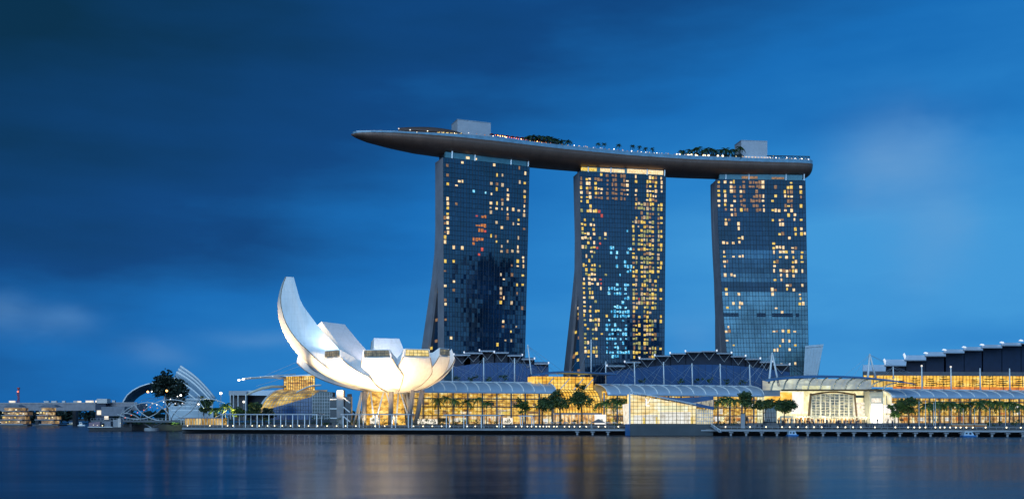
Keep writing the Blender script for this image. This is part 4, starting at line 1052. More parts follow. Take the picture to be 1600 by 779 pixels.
# ------------------------------------------------------------------ stepped-roof halls (theatres, casino, convention centre)
def stepped(name, label, plates, Y, wy, base_y, depth=38, lip=True, fins='right', wallm=None, fascia=False, brace=True, rec=None):
    x0, x1 = plates[0][0], plates[-1][1]; xm = (x0 + x1) / 2
    root = thing(name, label, 'hall', tuple(P(xm, base_y, Y + depth / 2)))
    back = Vector(((xm - 800) / F * depth, depth, 0))
    for i, (p0, p1, y) in enumerate(plates):
        a, b_ = P(p0, y, Y), P(p1, y, Y); th = .75
        back = Vector((((p0 + p1) / 2 - 800) / F * depth, depth, 0)); pl = MB().hexa([a - Vector((0, 0, th)), b_ - Vector((0, 0, th)), b_ - Vector((0, 0, th)) + back + Vector((0, 0, 3)), a - Vector((0, 0, th)) + back + Vector((0, 0, 3)), a, b_, b_ + back + Vector((0, 0, 3)), a + back + Vector((0, 0, 3))]).build('roof_plate', plate_metal, root)
        if fascia and i + 1 < len(plates):
            y2 = plates[i + 1][2]; c0 = P(p0 + .8, y2 - .5, Y + 1.5); c1 = P(p1 + .8, y2 - .5, Y + 1.5)
            MB().hexa([a + Vector((0, .3, .02)), b_ + Vector((0, .3, .02)), b_ + Vector((0, .9, .02)), a + Vector((0, .9, .02)), c0, c1, c1 + Vector((0, .6, 0)), c0 + Vector((0, .6, 0))]).build('roof_upstand', roof_metal, root)
        if brace:
            n_ = 2
            for k in range(1):
                bot = P((p0 + p1) / 2, y + 14, Y + 4)
                for e in (.08, .92): MB().beam(bot, P(lerp(p0, p1, e), y + 1.4, Y + 1), .28, .28).build('brace', steel, root)
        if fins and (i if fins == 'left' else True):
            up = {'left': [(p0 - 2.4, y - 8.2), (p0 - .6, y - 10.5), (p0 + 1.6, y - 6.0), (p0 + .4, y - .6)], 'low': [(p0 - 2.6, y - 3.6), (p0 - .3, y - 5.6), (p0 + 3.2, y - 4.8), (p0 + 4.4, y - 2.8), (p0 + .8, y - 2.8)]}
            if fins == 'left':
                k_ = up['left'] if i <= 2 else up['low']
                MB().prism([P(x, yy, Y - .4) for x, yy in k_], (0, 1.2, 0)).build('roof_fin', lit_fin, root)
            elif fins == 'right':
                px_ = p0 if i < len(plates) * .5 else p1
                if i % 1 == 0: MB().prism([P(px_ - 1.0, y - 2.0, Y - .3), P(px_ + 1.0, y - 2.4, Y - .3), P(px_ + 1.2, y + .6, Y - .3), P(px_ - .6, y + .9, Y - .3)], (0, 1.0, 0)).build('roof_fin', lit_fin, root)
    # dark upper wall following the plates, lower panelled wall with an arched head
    m = MB()
    for (p0, p1, y) in plates:
        m.hexa([P(p0, base_y, Y + 9), P(p1, base_y, Y + 9), P(p1, base_y, Y + 9) + back * .6, P(p0, base_y, Y + 9) + back * .6,
                P(p0, y + 1, Y + 9), P(p1, y + 1, Y + 9), P(p1, y + 1, Y + 9) + back * .6, P(p0, y + 1, Y + 9) + back * .6])
    m.build('upper_wall', hall_dark, root)
    if rec:
        m = MB(); n_ = 26; pts_ = []
        for k in range(n_ + 1):
            s = k / n_; pts_.append((lerp(x0, x1, s), lerp(rec[0], rec[1], (2 * s - 1) ** 2)))
        for (xa, ya), (xb, yb) in zip(pts_, pts_[1:]):
            m.hexa([P(xa, base_y, Y + 5), P(xb, base_y, Y + 5), P(xb, base_y, Y + 8), P(xa, base_y, Y + 8), P(xa, ya, Y + 5), P(xb, yb, Y + 5), P(xb, yb, Y + 8), P(xa, ya, Y + 8)])
        w = m.build('panelled_wall', wallm or hall_wall, root)
        j = MB()
        for k in range(0, n_ + 1): j.beam(P(pts_[k][0], base_y, Y + 4.9), P(pts_[k][0], pts_[k][1], Y + 4.9), .14, .14)
        j.build('panel_joints', hall_dark, w)
    return root
Lp = [(709,735,553.5),(725,754,550.6),(749,774,547.3),(772,795,550),(793,816,554.4),(815,835,560),(835,857,567)]
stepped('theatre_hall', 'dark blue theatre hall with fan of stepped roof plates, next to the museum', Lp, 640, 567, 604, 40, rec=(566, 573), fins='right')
Mp = [(948,977,571),(976,1001,565),(999,1024,559.6),(1023,1048,555),(1047,1072,551.5),(1071,1096,548.6),(1096,1120,547.7),(1120,1143,551),(1142,1165,555.8),(1164,1188,560),(1187,1208,564.6),(1208,1234,569)]
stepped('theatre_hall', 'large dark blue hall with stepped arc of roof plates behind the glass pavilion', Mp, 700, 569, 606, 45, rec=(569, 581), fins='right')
Rp = [(1348,1384,579),(1383,1416,570),(1414,1447,561.5),(1446,1478,555),(1475,1507,550),(1506,1536,545.8),(1534,1566,542),(1565,1596,538.5),(1595,1640,535.4)]
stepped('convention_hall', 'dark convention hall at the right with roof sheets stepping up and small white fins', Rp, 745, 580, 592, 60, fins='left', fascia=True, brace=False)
cvt = thing('terrace_gallery', 'amber lit glass gallery under the convention hall at the right, behind the tiered trees', 'gallery', tuple(P(1480, 605, 738)))
MB().hexa([P(1349, 586, 736), P(1660, 587.5, 736), P(1660, 587.5, 742), P(1349, 586, 742), P(1349, 580, 736), P(1660, 581, 736), P(1660, 581, 742), P(1349, 580, 742)]).build('fascia', concrete_dark, cvt)
MB().poly([P(1349, 604, 738), P(1660, 606, 738), P(1660, 587, 738), P(1349, 586, 738)]).build('lit_interior', amber_room, cvt)
MB().hexa([P(1395, 612, 735.5), P(1660, 614, 735.5), P(1660, 614, 737.5), P(1395, 612, 737.5), P(1395, 603, 735.5), P(1660, 605, 735.5), P(1660, 605, 737.5), P(1395, 603, 737.5)]).build('orange_parapet', orange_room, cvt)
m = MB()
for k in range(60):
    px = lerp(1349, 1655, k / 59.); m.beam(P(px, 604, 737.4), P(px, 586.5, 737.4), .22 if k % 3 else .5, .2)
m.build('mullions', bronze, cvt)
fin = thing('angular_block', 'pale slanted block flaring upward beside the right hotel tower', 'building', tuple(P(1270, 600, 800)))
MB().hexa([P(1255, 600, 800), P(1274, 600, 800), P(1276, 600, 830), P(1257, 600, 830), P(1258, 539.5, 800), P(1287, 537, 800), P(1286, 538, 830), P(1258, 541, 830)]).build('body', mat('fin_glass', (.42, .52, .60), .3, var=.08), fin)
m = MB()
for k in range(1, 6): m.beam(P(lerp(1258, 1287, k / 6.), 541, 799.8), P(lerp(1255, 1274, k / 6.), 600, 799.8), .12, .12)
m.beam(P(1258, 542.5, 799.7), P(1286, 540.2, 799.7), .4, .4)
m.build('panel_joints', steel, fin)
# pale inner terrace trees, tiered
r3 = random.Random(9)
for i, (px, hh) in enumerate(((1409, 15), (1430, 19), (1455, 18), (1475, 22), (1500, 14), (1523, 17), (1546, 22), (1568, 18), (1591, 18))):
    Y = Ym(px) + 26; base = P(px, 609, Y); hgt = hh * Y / F * 1.0
    root = thing('tiered_tree', '%s small tiered tree from the left on the terrace before the amber gallery' % ORD[i], 'tree', tuple(base), 'tiered terrace trees')
    tk = MB().tube([base, base + Vector((0, 0, hgt))], [.2, .06], 6); cr_ = MB()
    for k in range(4):
        z = hgt * (.38 + .18 * k); rr = (1 - k * .17) * hgt * .48
        for j in range(9):
            az = r3.uniform(0, 6.28); e = Vector((math.cos(az), math.sin(az), .08)) * rr
            tk.tube([base + Vector((0, 0, z)), base + Vector((0, 0, z + .2)) + e * .8], [.06, .03], 3)
            for f_ in (.4, .7, 1.0): leaf_cluster(cr_, base + Vector((0, 0, z + .2)) + e * f_, .55, 9, .3, r3, .35)
    tk.build('trunk', bark, root); cr_.build('foliage', leaf_a, root)
for i, (px, yy) in enumerate(((717, 588), (738, 586), (763, 587), (786, 585), (787, 581), (1000, 589), (1066, 590), (1091, 590), (1108, 589), (1134, 592), (1160, 592))):
    if i == 4: continue
    Y = Ym(px) + 24; b_ = MB(); c_ = P(px, yy + 4, Y)
    for k in range(4): leaf_cluster(b_, c_ + Vector((r3.uniform(-3, 3), r3.uniform(-1, 1), r3.uniform(-1.2, 1.2))), 1.3, 40, .4, r3)
    b_.tube([c_ - Vector((0, 0, 4.5)), c_], .12, 5)
    tag(b_.build('planter_shrub', leaf_a), '%s shrub from left on the roof terrace before the %s' % (ORD[i if i < 4 else i - 5], 'small theatre hall' if i < 5 else 'large stepped hall'), 'shrub', 'shrubs on the roof terraces')

# ------------------------------------------------------------------ entrance pavilion of the mall
def EP(px, py, back=0.0): 
    q = MP(px, 0, back); return Vector((q.x, q.y, H - (py - YH) / F * q.y))
ent = thing('entrance_hall', 'tall cream lit entrance hall with arching blue canopy and big gridded window', 'entrance hall', tuple(MP(1300, GZ, 8)))
roof_tab = [(1186, 594.5), (1200, 592), (1230, 588.6), (1265, 586.6), (1300, 586.4), (1335, 588), (1370, 592), (1400, 596.5), (1416, 599.5)]
rings = []
for i in range(31):
    px = lerp(1186, 1416, i / 30.); y = interp(roof_tab, px); w = 22 * max(.08, math.sin(math.pi * min(.97, i / 30. + .03))) ** .5
    f_, bk = EP(px, y, -9), EP(px, y, -9 + w); bk.z = f_.z + 1.2
    th = .5 + .8 * math.sin(math.pi * i / 30.)
    rings.append([f_, bk, bk - Vector((0, 0, th)), f_ - Vector((0, 0, th))])
MB().loft(rings, True, True).build('canopy', roof_blue, ent, True)
def panel(p0x, p1x, y0, y1, back, th=.4, y0b=None):
    return MB().hexa([EP(p0x, y1, back), EP(p1x, y1, back), EP(p1x, y1, back + th), EP(p0x, y1, back + th), EP(p0x, y0, back), EP(p1x, y0 if y0b is None else y0b, back), EP(p1x, y0 if y0b is None else y0b, back + th), EP(p0x, y0, back + th)])
up_back = lit('upper_haze', ((.35, (.22, .25, .27)), (.55, (.42, .42, .34)), (.72, (.85, .80, .55))), 1.15, (.5, .5, 1.0), .12, 3)
panel(1205, 1376, 591.5, 609, 9).build('upper_room', up_back, ent)
panel(1200, 1392, 590.5, 609, -2, .12).build('upper_glazing', clear_pane, ent)
panel(1262, 1304, 602, 608.5, 4, 2).build('inner_ceiling', cream_room, ent)
for k, px in enumerate((1200, 1219, 1238, 1257, 1276, 1296, 1315, 1334, 1354, 1374)):
    dxp = 2 + k * 1.6; y1_ = interp(roof_tab, px + dxp) + 3
    pts_ = [EP(px + dxp * (1 - (1 - s) ** 1.0) * s, lerp(609, y1_, 1 - (1 - s) ** 1.6), -3.5 - 2.5 * s) for s in [j / 8. for j in range(9)]]
    MB().tube(pts_, .48, 6).build('canopy_rib', mat('cream_paint', (.62, .58, .46), .5), ent, True)
panel(1216, 1372, 607.6, 610.4, -4.2, 1.0).build('edge_beam', bronze, ent)
panel(1192, 1216, 609.5, 618.5, -2, 8).build('side_block', concrete, ent)
panel(1194, 1219, 618.2, 628, -1, 2).build('side_windows', amber_room, ent)
panel(1218, 1353, 610.4, 662, 2.5).build('cream_wall', cream_room, ent)
panel(1240, 1257, 611.5, 646, .8, 1.5).build('lit_pillar', lit_white, ent)
panel(1218.5, 1239.5, 612, 628, 1.2, .6).build('side_glazing', amber_room, ent)
# the great window: leaning frame with shelves of glass
gw = panel(1268, 1334, 615, 653, .9, .5); big = gw.build('great_window', lit('great_window', ((.34, (.03, .05, .06)), (.5, (.13, .18, .19)), (.6, (.40, .38, .22)), (.74, (.95, .82, .5))), .9, (.5, .5, 2.2), .5, 4), ent)
m = MB()
for i in range(10):
    px = lerp(1268, 1334, i / 9.); m.beam(EP(px, 653, .3), EP(px, 615, .3), .9 if i % 2 == 0 else .35, .5)
for j in range(10):
    y = lerp(615, 653, j / 9.); m.beam(EP(1268, y, .5), EP(1334, y, .5), .28, .3)
m.build('window_frame', mat('cream_paint', (.62, .58, .46), .5), big)
m = MB()
m.tube([EP(lerp(1266, 1337, s), 616.5 - 4.5 * math.sin(math.pi * s), 0) for s in [k / 12. for k in range(13)]], .6, 6)
m.beam(EP(1263, 655, 0), EP(1267, 614, 0), 1.2, 1.0); m.beam(EP(1339, 655, 0), EP(1335, 614, 0), .9, 1.0)
m.build('window_surround', bronze, big)
panel(1336, 1353, 617, 621, 1.5, .5).build('upper_window', mat('green_glass', (.03, .055, .06)), ent)
for k in range(5): panel(1336, 1353, 628 + k * 5.6, 632.2 + k * 5.6, 1.4 - .1 * k, .6).build('light_band', lit_white_dim, ent)
pr = panel(1355, 1376, 611, 661, -2.5, 7); por = pr.build('portal', mat('portal_stone', (.50, .48, .38), .6), ent)
MB().loft([[EP(lerp(1355, 1376, s), 611 - 4.2 * math.sin(math.pi * s), -2.4) for s in [k / 10. for k in range(11)]], [EP(lerp(1355, 1376, s), 611 - 4.2 * math.sin(math.pi * s), 4.4) for s in [k / 10. for k in range(11)]]], False).build('portal_head', mat('portal_stone', (.50, .48, .38), .6), por)
panel(1357.5, 1374, 630, 660.6, -2.9, .35).build('portal_screen', lit('portal_glow', ((.3, (.86, .84, .80)), (.7, (1, .98, .95))), 1.9, (1, 1, .3), .2, 2), por)
panel(1357.5, 1372, 621.5, 628, -2.9, .35).build('portal_sign', lit_white_dim, por)
panel(1378.5, 1397, 632, 645, -1.6, .5).build('screen', lit_white, ent); panel(1378.5, 1400, 647.5, 660.5, -1.6, .5).build('screen', lit_white_dim, ent)
m = MB()
for k in range(24):
    px = lerp(1219, 1352, k / 23.); m.beam(EP(px, 662, -.5), EP(px, 651, -.5), .5 if k % 3 else .9, .5)
m.beam(EP(1218, 650.5, -.8), EP(1353, 651, -.8), 1.0, .9)
m.build('colonnade', mat('cream_paint', (.62, .58, .46), .5), ent)
panel(1219, 1352, 652, 661, 1.9, .3).build('shop_front', gold_shop, ent)

for px in (1248, 1285, 1318, 1350, 1366):
    l = bpy.data.lights.new('canopy_light', 'SPOT'); l.energy = 9500 if px < 1360 else 5200; l.color = (1, .86, .52); l.spot_size = R(140); l.spot_blend = .9; l.shadow_soft_size = .8
    lo = bpy.data.objects.new('canopy_light', l); COL.objects.link(lo); lo.location = EP(px, 656, -9); lo.rotation_euler = (Vector((0, 1.0, .75))).to_track_quat('-Z', 'Y').to_euler()

# ------------------------------------------------------------------ glass pavilion standing in the water
PY = 404.0
pav = thing('glass_pavilion', 'wedge-shaped glowing glass pavilion standing in the water on a dark base', 'pavilion', tuple(P(1040, 678, PY)))
D1 = Vector((.5, 22, 0)); zb = 0.0
base = MB().prism([G(984.6, PY, -.5), G(1114, PY, -.5), G(1114, PY, P(0, 661.8, PY).z), G(984.6, PY, P(0, 661.8, PY).z)], D1)
base.build('base', mat('base_stone', (.055, .065, .075), .35, var=.2, vscale=.15), pav)
MB().hexa([G(976.8, PY + 5, -.5), G(984.4, PY + .2, -.5), G(984.4, PY + 20, -.5), G(976.8, PY + 20, -.5)] + [Vector((q.x, q.y, P(0, 661.8, PY).z)) for q in (G(976.8, PY + 5, 0), G(984.4, PY + .2, 0), G(984.4, PY + 20, 0), G(976.8, PY + 20, 0))]).build('base_end', blue_paint, pav)
zt0 = P(0, 662.0, PY).z
outl = [(984, 662), (1087.5, 662), (1087.5, 631.2), (983.6, 611.2)]
inner = MB().prism([P(x, y, PY + 5) for x, y in ((984.5, 661.8), (1088, 661.8), (1088, 634), (984.5, 615))], (0, 10, 0)); inner.build('lit_interior', pav_room, pav)
m = MB()
for (x0, x1, y0, y1, mm) in ((1006, 1028, 647, 661.5, lit_white_dim), (1031, 1079, 643, 661.5, lit_white_dim), (1028, 1075, 633, 642, cream_room), (990, 1004, 648, 661.5, lit_white_dim)):
    MB().prism([P(x, y, PY + 4.2) for x, y in ((x0, y1), (x1, y1), (x1, y0), (x0, y0))], (0, .5, 0)).build('display_wall', mm, pav)
for x0, x1, y0 in ((1004.5, 1008, 652), (1025, 1027.5, 651), (1080, 1083, 651), (1087, 1089.5, 652)):
    MB().prism([P(x, y, PY + 3.6) for x, y in ((x0, 661.5), (x1, 661.5), (x1, y0), (x0, y0))], (0, .5, 0)).build('doorway', win_gold, pav)
gl = MB().poly([P(x, y, PY + .2) for x, y in outl]); glz = gl.build('glazing', clear_pane, pav)
m = MB()
for i in range(18):
    px = lerp(984, 1087.5, i / 17.); yt = lerp(611.4, 631.2, i / 17.); m.beam(P(px, 662, PY), P(px, yt, PY), .10 if i % 4 else .2, .2)
for j in range(9):
    y = 661.5 - j * 5.6; x1 = 1087.5 if y > 631.2 else 984 + (y - 611.4) / 19.8 * 103.5
    if x1 > 986: m.beam(P(984, y, PY), P(x1, y, PY), .10, .15)
m.build('mullions', bronze, glz)
fr = MB(); fr.beam(P(983.6, 611, PY), P(1087.6, 631, PY), .5, .5); fr.beam(P(984.2, 662, PY), P(983.8, 611, PY), .55, .5); fr.build('frame', steel, pav)
wing = MB().hexa([P(984, 662, PY + 1), P(974.5, 662, PY + 7), P(974.5, 662, PY + 15), P(984, 662, PY + 15), P(984, 629.2, PY + 1), P(972.7, 631.5, PY + 7), P(972.7, 631.5, PY + 15), P(984, 629.2, PY + 15)])
wing.build('side_wing', lit_white_dim, pav)
low = MB().prism([P(x, y, PY + 1) for x, y in ((1088.5, 662), (1114, 662), (1114, 639.2), (1088.5, 638.2))], (0, 12, 0)).build('low_wing', lit('low_wing', ((.34, (.25, .22, .12)), (.5, (.62, .56, .36)), (.66, (.95, .86, .62))), .9, (.8, .8, .8), .6, 4), pav)
m = MB()
for i in range(8): m.beam(P(lerp(1088.5, 1114, i / 7.), 662, PY + .8), P(lerp(1088.5, 1114, i / 7.), 638, PY + .8), .16, .2)
for y in (645, 651, 657): m.beam(P(1088.5, y, PY + .8), P(1114, y, PY + .8), .15, .2)
m.build('wing_frame', steel, low)
MB().prism([P(x, y, PY + 8) for x, y in ((1029, 618.8), (1060, 621), (1115, 618.2), (1115.5, 637.8), (1088, 633))], (0, 10, 0)).build('back_roof', blue_glass, pav)
MB().prism([P(x, y, PY + 7.2) for x, y in ((1082, 629), (1114.5, 624), (1114.5, 634.5), (1092, 633.5))], (0, .6, 0)).build('back_window', lit('back_window', ((.35, (.10, .10, .10)), (.6, (.55, .50, .36))), .8, (1.5, 1, .5), 1.2, 3), pav)
MB().beam(P(1087, 631.5, PY), P(1115, 637.6, PY), 1.0, 1.2).build('roof_edge', blue_glass, pav)
# white monogram on the glass: crossing L and V strokes, as it looks
m = MB(); q = lambda x, y: P(x, y, PY - .25)
m.beam(q(1008, 621.6), q(1012, 629.5), .75, .25); m.beam(q(1016.5, 621.6), q(1012.4, 629.5), .75, .25)
m.beam(q(1010.3, 622.5), q(1009.6, 633), .6, .2); m.beam(q(1009.4, 633), q(1015.2, 633.2), .25, .45)
m.build('monogram_sign', lit_white, pav)
gang = thing('gangway', 'sloping white railed gangway at the right end of the glass pavilion', 'gangway', tuple(E(1120, DECK, -1)))
MB().beam(P(1112, 664.5, 402), P(1126, 675, 399), 1.6, .3).build('ramp', steel, gang)
m = MB()
for dy_ in (-.8, .8):
    m.tube([P(1111, 661.5, 402 + dy_), P(1126, 671.5, 399 + dy_)], .12, 5)
    for s in (0, .33, .66, 1): a = P(lerp(1112, 1126, s), lerp(664.5, 675, s), 402 - 3 * s + dy_); m.tube([a, a + Vector((0, 0, 1.0))], .07, 4)
m.build('railing', white_paint, gang)

# ------------------------------------------------------------------ left end of the mall
LY = 575.0
ev = thing('event_hall', 'gold lit glass drum and barrel hall with blue glass wedge left of the museum', 'event hall', tuple(P(470, 655, LY + 8)))
rings = []
for i in range(15):
    s = i / 14.; ang = s * math.pi / 2
    row = []
    for k in range(21):
        u = k / 20.; px = lerp(lerp(404, 446, s ** 1.6), lerp(505, 512, s), u); y = lerp(652, 609, math.sin(ang))
        row.append(P(px, y, LY + 16 * (1 - math.cos(ang)) + 6 * (1 - math.sin(math.pi * u))))
    rings.append(row)
bar_ = MB().loft(rings, False).build('barrel_glazing', lit('barrel_gold', ((.33, (.07, .06, .04)), (.46, (.34, .20, .035)), (.58, (.72, .47, .09)), (.72, (.95, .78, .4))), .95, (.6, .6, .9), .3, 5), ev, True)
m = MB()
for r_ in rings[::2]: m.tube([q + Vector((0, -.15, .05)) for q in r_], .13, 4)
for k in range(21): m.tube([r_[k] + Vector((0, -.15, .05)) for r_ in rings], .16, 4)
m.build('barrel_grid', steel, bar_)
m = MB(); m.tube([rings[i][0] + Vector((-.5, -.3, .2)) for i in range(15)], .6, 6); m.build('edge_arch', white_metal, ev, True)
dr = MB().hexa([P(444, 609, LY + 14), P(492, 609, LY + 14), P(492, 609, LY + 30), P(444, 609, LY + 30), P(443, 588, LY + 14), P(492, 586, LY + 14), P(492, 586, LY + 30), P(443, 588, LY + 30)]).build('drum', gold_room, ev)
m = MB()
for i in range(15): m.beam(P(lerp(443.5, 492, i / 14.), 609, LY + 13.7), P(lerp(443.5, 492, i / 14.), 587.6, LY + 13.7), .28, .2)
for y in (593, 598, 603.5): m.beam(P(443.5, y, LY + 13.7), P(492, y, LY + 13.7), .25, .2)
m.build('drum_mullions', dark_metal, dr)
MB().hexa([P(440, 588, LY + 10), P(500, 585.4, LY + 10), P(500, 585.4, LY + 34), P(440, 588, LY + 34), P(448, 586.4, LY + 10), P(500, 583, LY + 10), P(500, 583, LY + 34), P(448, 586.4, LY + 34)]).build('drum_roof', white_metal, ev)
MB().tube([P(373, 593.6, LY + 6), P(384, 591.2, LY + 7), P(410, 588.8, LY + 9), P(428, 588.8, LY + 11), P(446, 590, LY + 14)], [.35, .5, .7, .8, .9], 6).build('canopy_boom', white_paint, ev, True)
MB().tube([P(380, 590.5, LY + 6), P(430, 586.4, LY + 9), P(462, 584.2, LY + 13)], [.25, .35, .4], 5).build('canopy_boom', white_metal, ev, True)
MB().tube([P(385, 616.8, LY + 2), P(395, 611.5, LY + 3), P(410, 606, LY + 5), P(425, 603.4, LY + 8), P(446, 603.6, LY + 13)], [.45, .7, .9, .9, .8], 6).build('canopy_boom', mat('cream_paint', (.62, .58, .46), .5), ev, True)
for (x0, y0, x1, y1) in ((410, 588, 462, 566), (428, 586, 472, 570), (400, 603, 450, 588)): MB().tube([P(x0, y0, LY + 8), P(x1, y1, LY + 20)], .09, 3).build('stay_cable', white_metal, ev)
for px, y in ((373, 593.4), (380, 592)): MB().ball(P(px, y, LY + 5), .62, 6).build('boom_lamp', lamp_white, ev)
for px, y in ((391, 589.6), (407, 588.4), (426, 587.4)): MB().ball(P(px, y, LY + 6), .3, 5).build('boom_lamp', lit_white, ev)
rings = []
for i in range(11):
    s = i / 10.; px = lerp(463, 502, s); y = lerp(612.6, 603.6, s) - 4.5 * math.sin(math.pi * s * .8); w = 7 * math.sin(math.pi * min(.95, s + .03))
    rings.append([P(px, y, LY - 2), P(px, y - 1.2, LY - 2 + w * .5), P(px, y - .4, LY - 2 + w), P(px, y + 1.4, LY - 2 + w * .5)])
MB().loft(rings, True, True).build('leaf_canopy', white_paint, ev, True)
wd = MB().prism([P(x, y, LY - 14) for x, y in ((423, 655), (500, 655), (505, 618.5), (487, 619), (425, 637))], (0, 8, 0)).build('blue_wedge', blue_glass, ev)
m = MB()
for k in range(16):
    px = lerp(424, 486, k / 15.); m.beam(P(px, 655, LY - 14.2), P(px, 637.2 - max(0, px - 425) * 18 / 62., LY - 14.2), .14, .15)
for y in (628, 634, 640, 646): 
    x0 = 425 + max(0, (637 - y)) * 62 / 18.
    m.beam(P(max(424, x0), y, LY - 14.2), P(486, y, LY - 14.2), .12, .12)
m.build('wedge_joints', mullion_m, wd)
gb = MB().prism([P(x, y, LY - 15) for x, y in ((488, 655), (519, 655), (519, 612), (500, 610), (488, 618))], (0, 10, 0)).build('green_block', green_glass, ev)
m = MB()
for k in range(9): px = lerp(488, 519, k / 8.); m.beam(P(px, 655, LY - 15.2), P(px, 613, LY - 15.2), .14, .14)
for j in range(8): m.beam(P(488, 618 + j * 5, LY - 15.2), P(519, 618 + j * 5, LY - 15.2), .14, .14)
m.build('block_grid', steel, gb)
gy = thing('grey_building', 'plain grey boxy building with posts left of the gold barrel hall', 'building', tuple(P(378, 650, 620)))
MB().hexa([P(359, 655, 620), P(386, 655, 620), P(386, 655, 640), P(359, 655, 640), P(359, 617, 620), P(386, 617, 620), P(386, 617, 640), P(359, 617, 640)]).build('wall', concrete_dark, gy)
MB().hexa([P(357.5, 617, 616), P(385, 617, 616), P(385, 617, 642), P(357.5, 617, 642), P(357.5, 610, 616), P(385, 610, 616), P(385, 610, 642), P(357.5, 610, 642)]).build('roof_band', mat('lift_house', (.40, .42, .47)), gy)
MB().hexa([P(385.2, 617, 622), P(432, 617.5, 622), P(432, 617.5, 640), P(385.2, 617, 640), P(385.2, 609.5, 622), P(440, 609, 622), P(440, 609, 640), P(385.2, 609.5, 640)]).build('side_roof', roof_metal, gy)
MB().hexa([P(386.2, 655, 630), P(425, 655, 630), P(425, 655, 640), P(386.2, 655, 640), P(386.2, 617, 630), P(425, 617.5, 630), P(425, 617.5, 640), P(386.2, 617, 640)]).build('side_wall', hall_dark, gy)
for px in (360, 365, 372, 384): MB().beam(P(px, 655, 615.5), P(px, 616, 615.5), .5, .5).build('post', steel, gy)

# ------------------------------------------------------------------ glasshouse domes of the gardens behind
dome_glass = mat('dome_glass', (.42, .52, .60), .35, 0, var=.2, vscale=.05, ior=1.5)
dm = thing('glasshouse_dome', 'rounded ribbed glasshouse dome left of the big dark tree', 'glasshouse', tuple(P(225, 648, 1000)))
def shell(px0, px1, ybase, prof, Y, depth, n=9):
    rows = []
    for i in range(n):
        s = i / (n - 1.); row = []
        for (x, y) in prof(s): row.append(P(x, y, Y + depth * s))
        rows.append(row)
    return rows
rows = shell(190, 300, 650, lambda s: [(lerp(188 + 14 * s, 330 - 10 * s, (1 - math.cos(math.pi * k / 16.)) / 2 * .98), 655 - (58 - 10 * s) * math.sin(math.pi * k / 16.) ** .72) for k in range(17)], 1000, 110)
d_ = MB().loft(rows, False).build('glass_shell', dome_glass, dm, True)
for i in range(0, 9): MB().tube([q + Vector((0, -.6, .4)) for q in rows[i]], .75 if i % 2 == 0 else .45, 6).build('rib', white_metal, dm, True)
m = MB()
for k in range(2, 15): m.tube([rows[i][k] + Vector((0, -.5, .2)) for i in range(9)], .28, 4)
m.build('glazing_bars', steel, d_)
dm2 = thing('glasshouse_dome', 'sloping glasshouse shell with straight white ribs right of the big dark tree', 'glasshouse', tuple(P(300, 648, 900)))
rows = []
for i in range(8):
    s = i / 7.; x1, y1 = lerp(336, 318, s), lerp(622, 640, s); x0, y0 = lerp(282, 262, s), lerp(572, 604, s)
    rows.append([P(lerp(x0, x1, k / 10.), lerp(y0, y1, k / 10.) - 5 * math.sin(math.pi * k / 10.), 900 - 34 * s) for k in range(11)])
MB().loft(rows, False).build('glass_shell', dome_glass, dm2, True)
for i in (0, 1, 2, 4, 6): MB().tube([q + Vector((0, -.4, .3)) for q in rows[i]], .95 if i < 3 else .6, 6).build('rib', white_paint, dm2, True)
for y, x0, x1 in ((622, 276, 322), (628, 270, 326), (634, 268, 328), (640, 266, 330)): MB().beam(P(x0, y, 862), P(x1, y + 1, 862), .8, .5).build('cross_bar', white_metal, dm2)
MB().hexa([P(258, 656, 880), P(334, 656, 880), P(334, 656, 930), P(258, 656, 930), P(262, 620, 880), P(332, 624, 880), P(332, 624, 930), P(262, 620, 930)]).build('base_glazing', dome_glass, dm2)

# ------------------------------------------------------------------ double-helix footbridge
HB = thing('helix_bridge', 'footbridge wrapped in crossing curved steel tubes, at the left end of the promenade', 'footbridge', tuple(G(262, 545, 0)))
ax0, ax1 = G(188, 575, 0), G(338, 500, 0); hz, hr = 11.6, 6.6; ad = (ax1 - ax0).normalized(); an = Vector((-ad.y, ad.x, 0)); aln = (ax1 - ax0).length
for off_, dirn, rr in ((0, 1, hr), (math.pi, 1, hr), (.6, -1, hr - 1.0), (math.pi + .6, -1, hr - 1.0)):
    pts_ = []
    for k in range(61):
        u = k / 60.; ang = off_ + dirn * u * 2 * math.pi * 1.5
        rad = rr * (.25 + .75 * min(1, u * 3.2)); q = ax0 + ad * (u * aln)
        pts_.append(q + an * (rad * math.cos(ang)) + Vector((0, 0, hz + (rad * math.sin(ang)) * .95 - (hr - rad) * .55)))
    MB().tube(pts_, .26, 5).build('helix_tube', white_metal, HB, True)
m = MB()
for k in range(1, 30):
    u = k / 30.; q = ax0 + ad * (u * aln); rad = hr * (.25 + .75 * min(1, u * 3.2))
    ring = [q + an * (rad * .93 * math.cos(a)) + Vector((0, 0, hz - (hr - rad) * .55 + rad * .9 * math.sin(a))) for a in [math.pi * j / 8 for j in range(9)]]
    if k % 2 == 0: m.tube(ring, .07, 4)
m.build('hoops', steel, HB)
MB().hexa([(q.x, q.y, z) for z in (4.6, 5.6) for q in (G(150, 590, 0) - an * 3, ax1 - an * 3, ax1 + an * 3, G(150, 590, 0) + an * 3)]).build('deck', mat('bridge_deck', (.16, .17, .19), .6), HB)
m = MB()
for sgn in (-3, 3):
    a, b_ = G(150, 590, 0) + an * sgn, ax1 + an * sgn
    m.beam((a.x, a.y, 6.7), (b_.x, b_.y, 6.7), .15, .12)
    for k in range(34): q = a.lerp(b_, k / 33.); m.beam((q.x, q.y, 5.6), (q.x, q.y, 6.7), .08, .08)
m.build('railing', steel, HB)
vb = G(237, 548, 0)
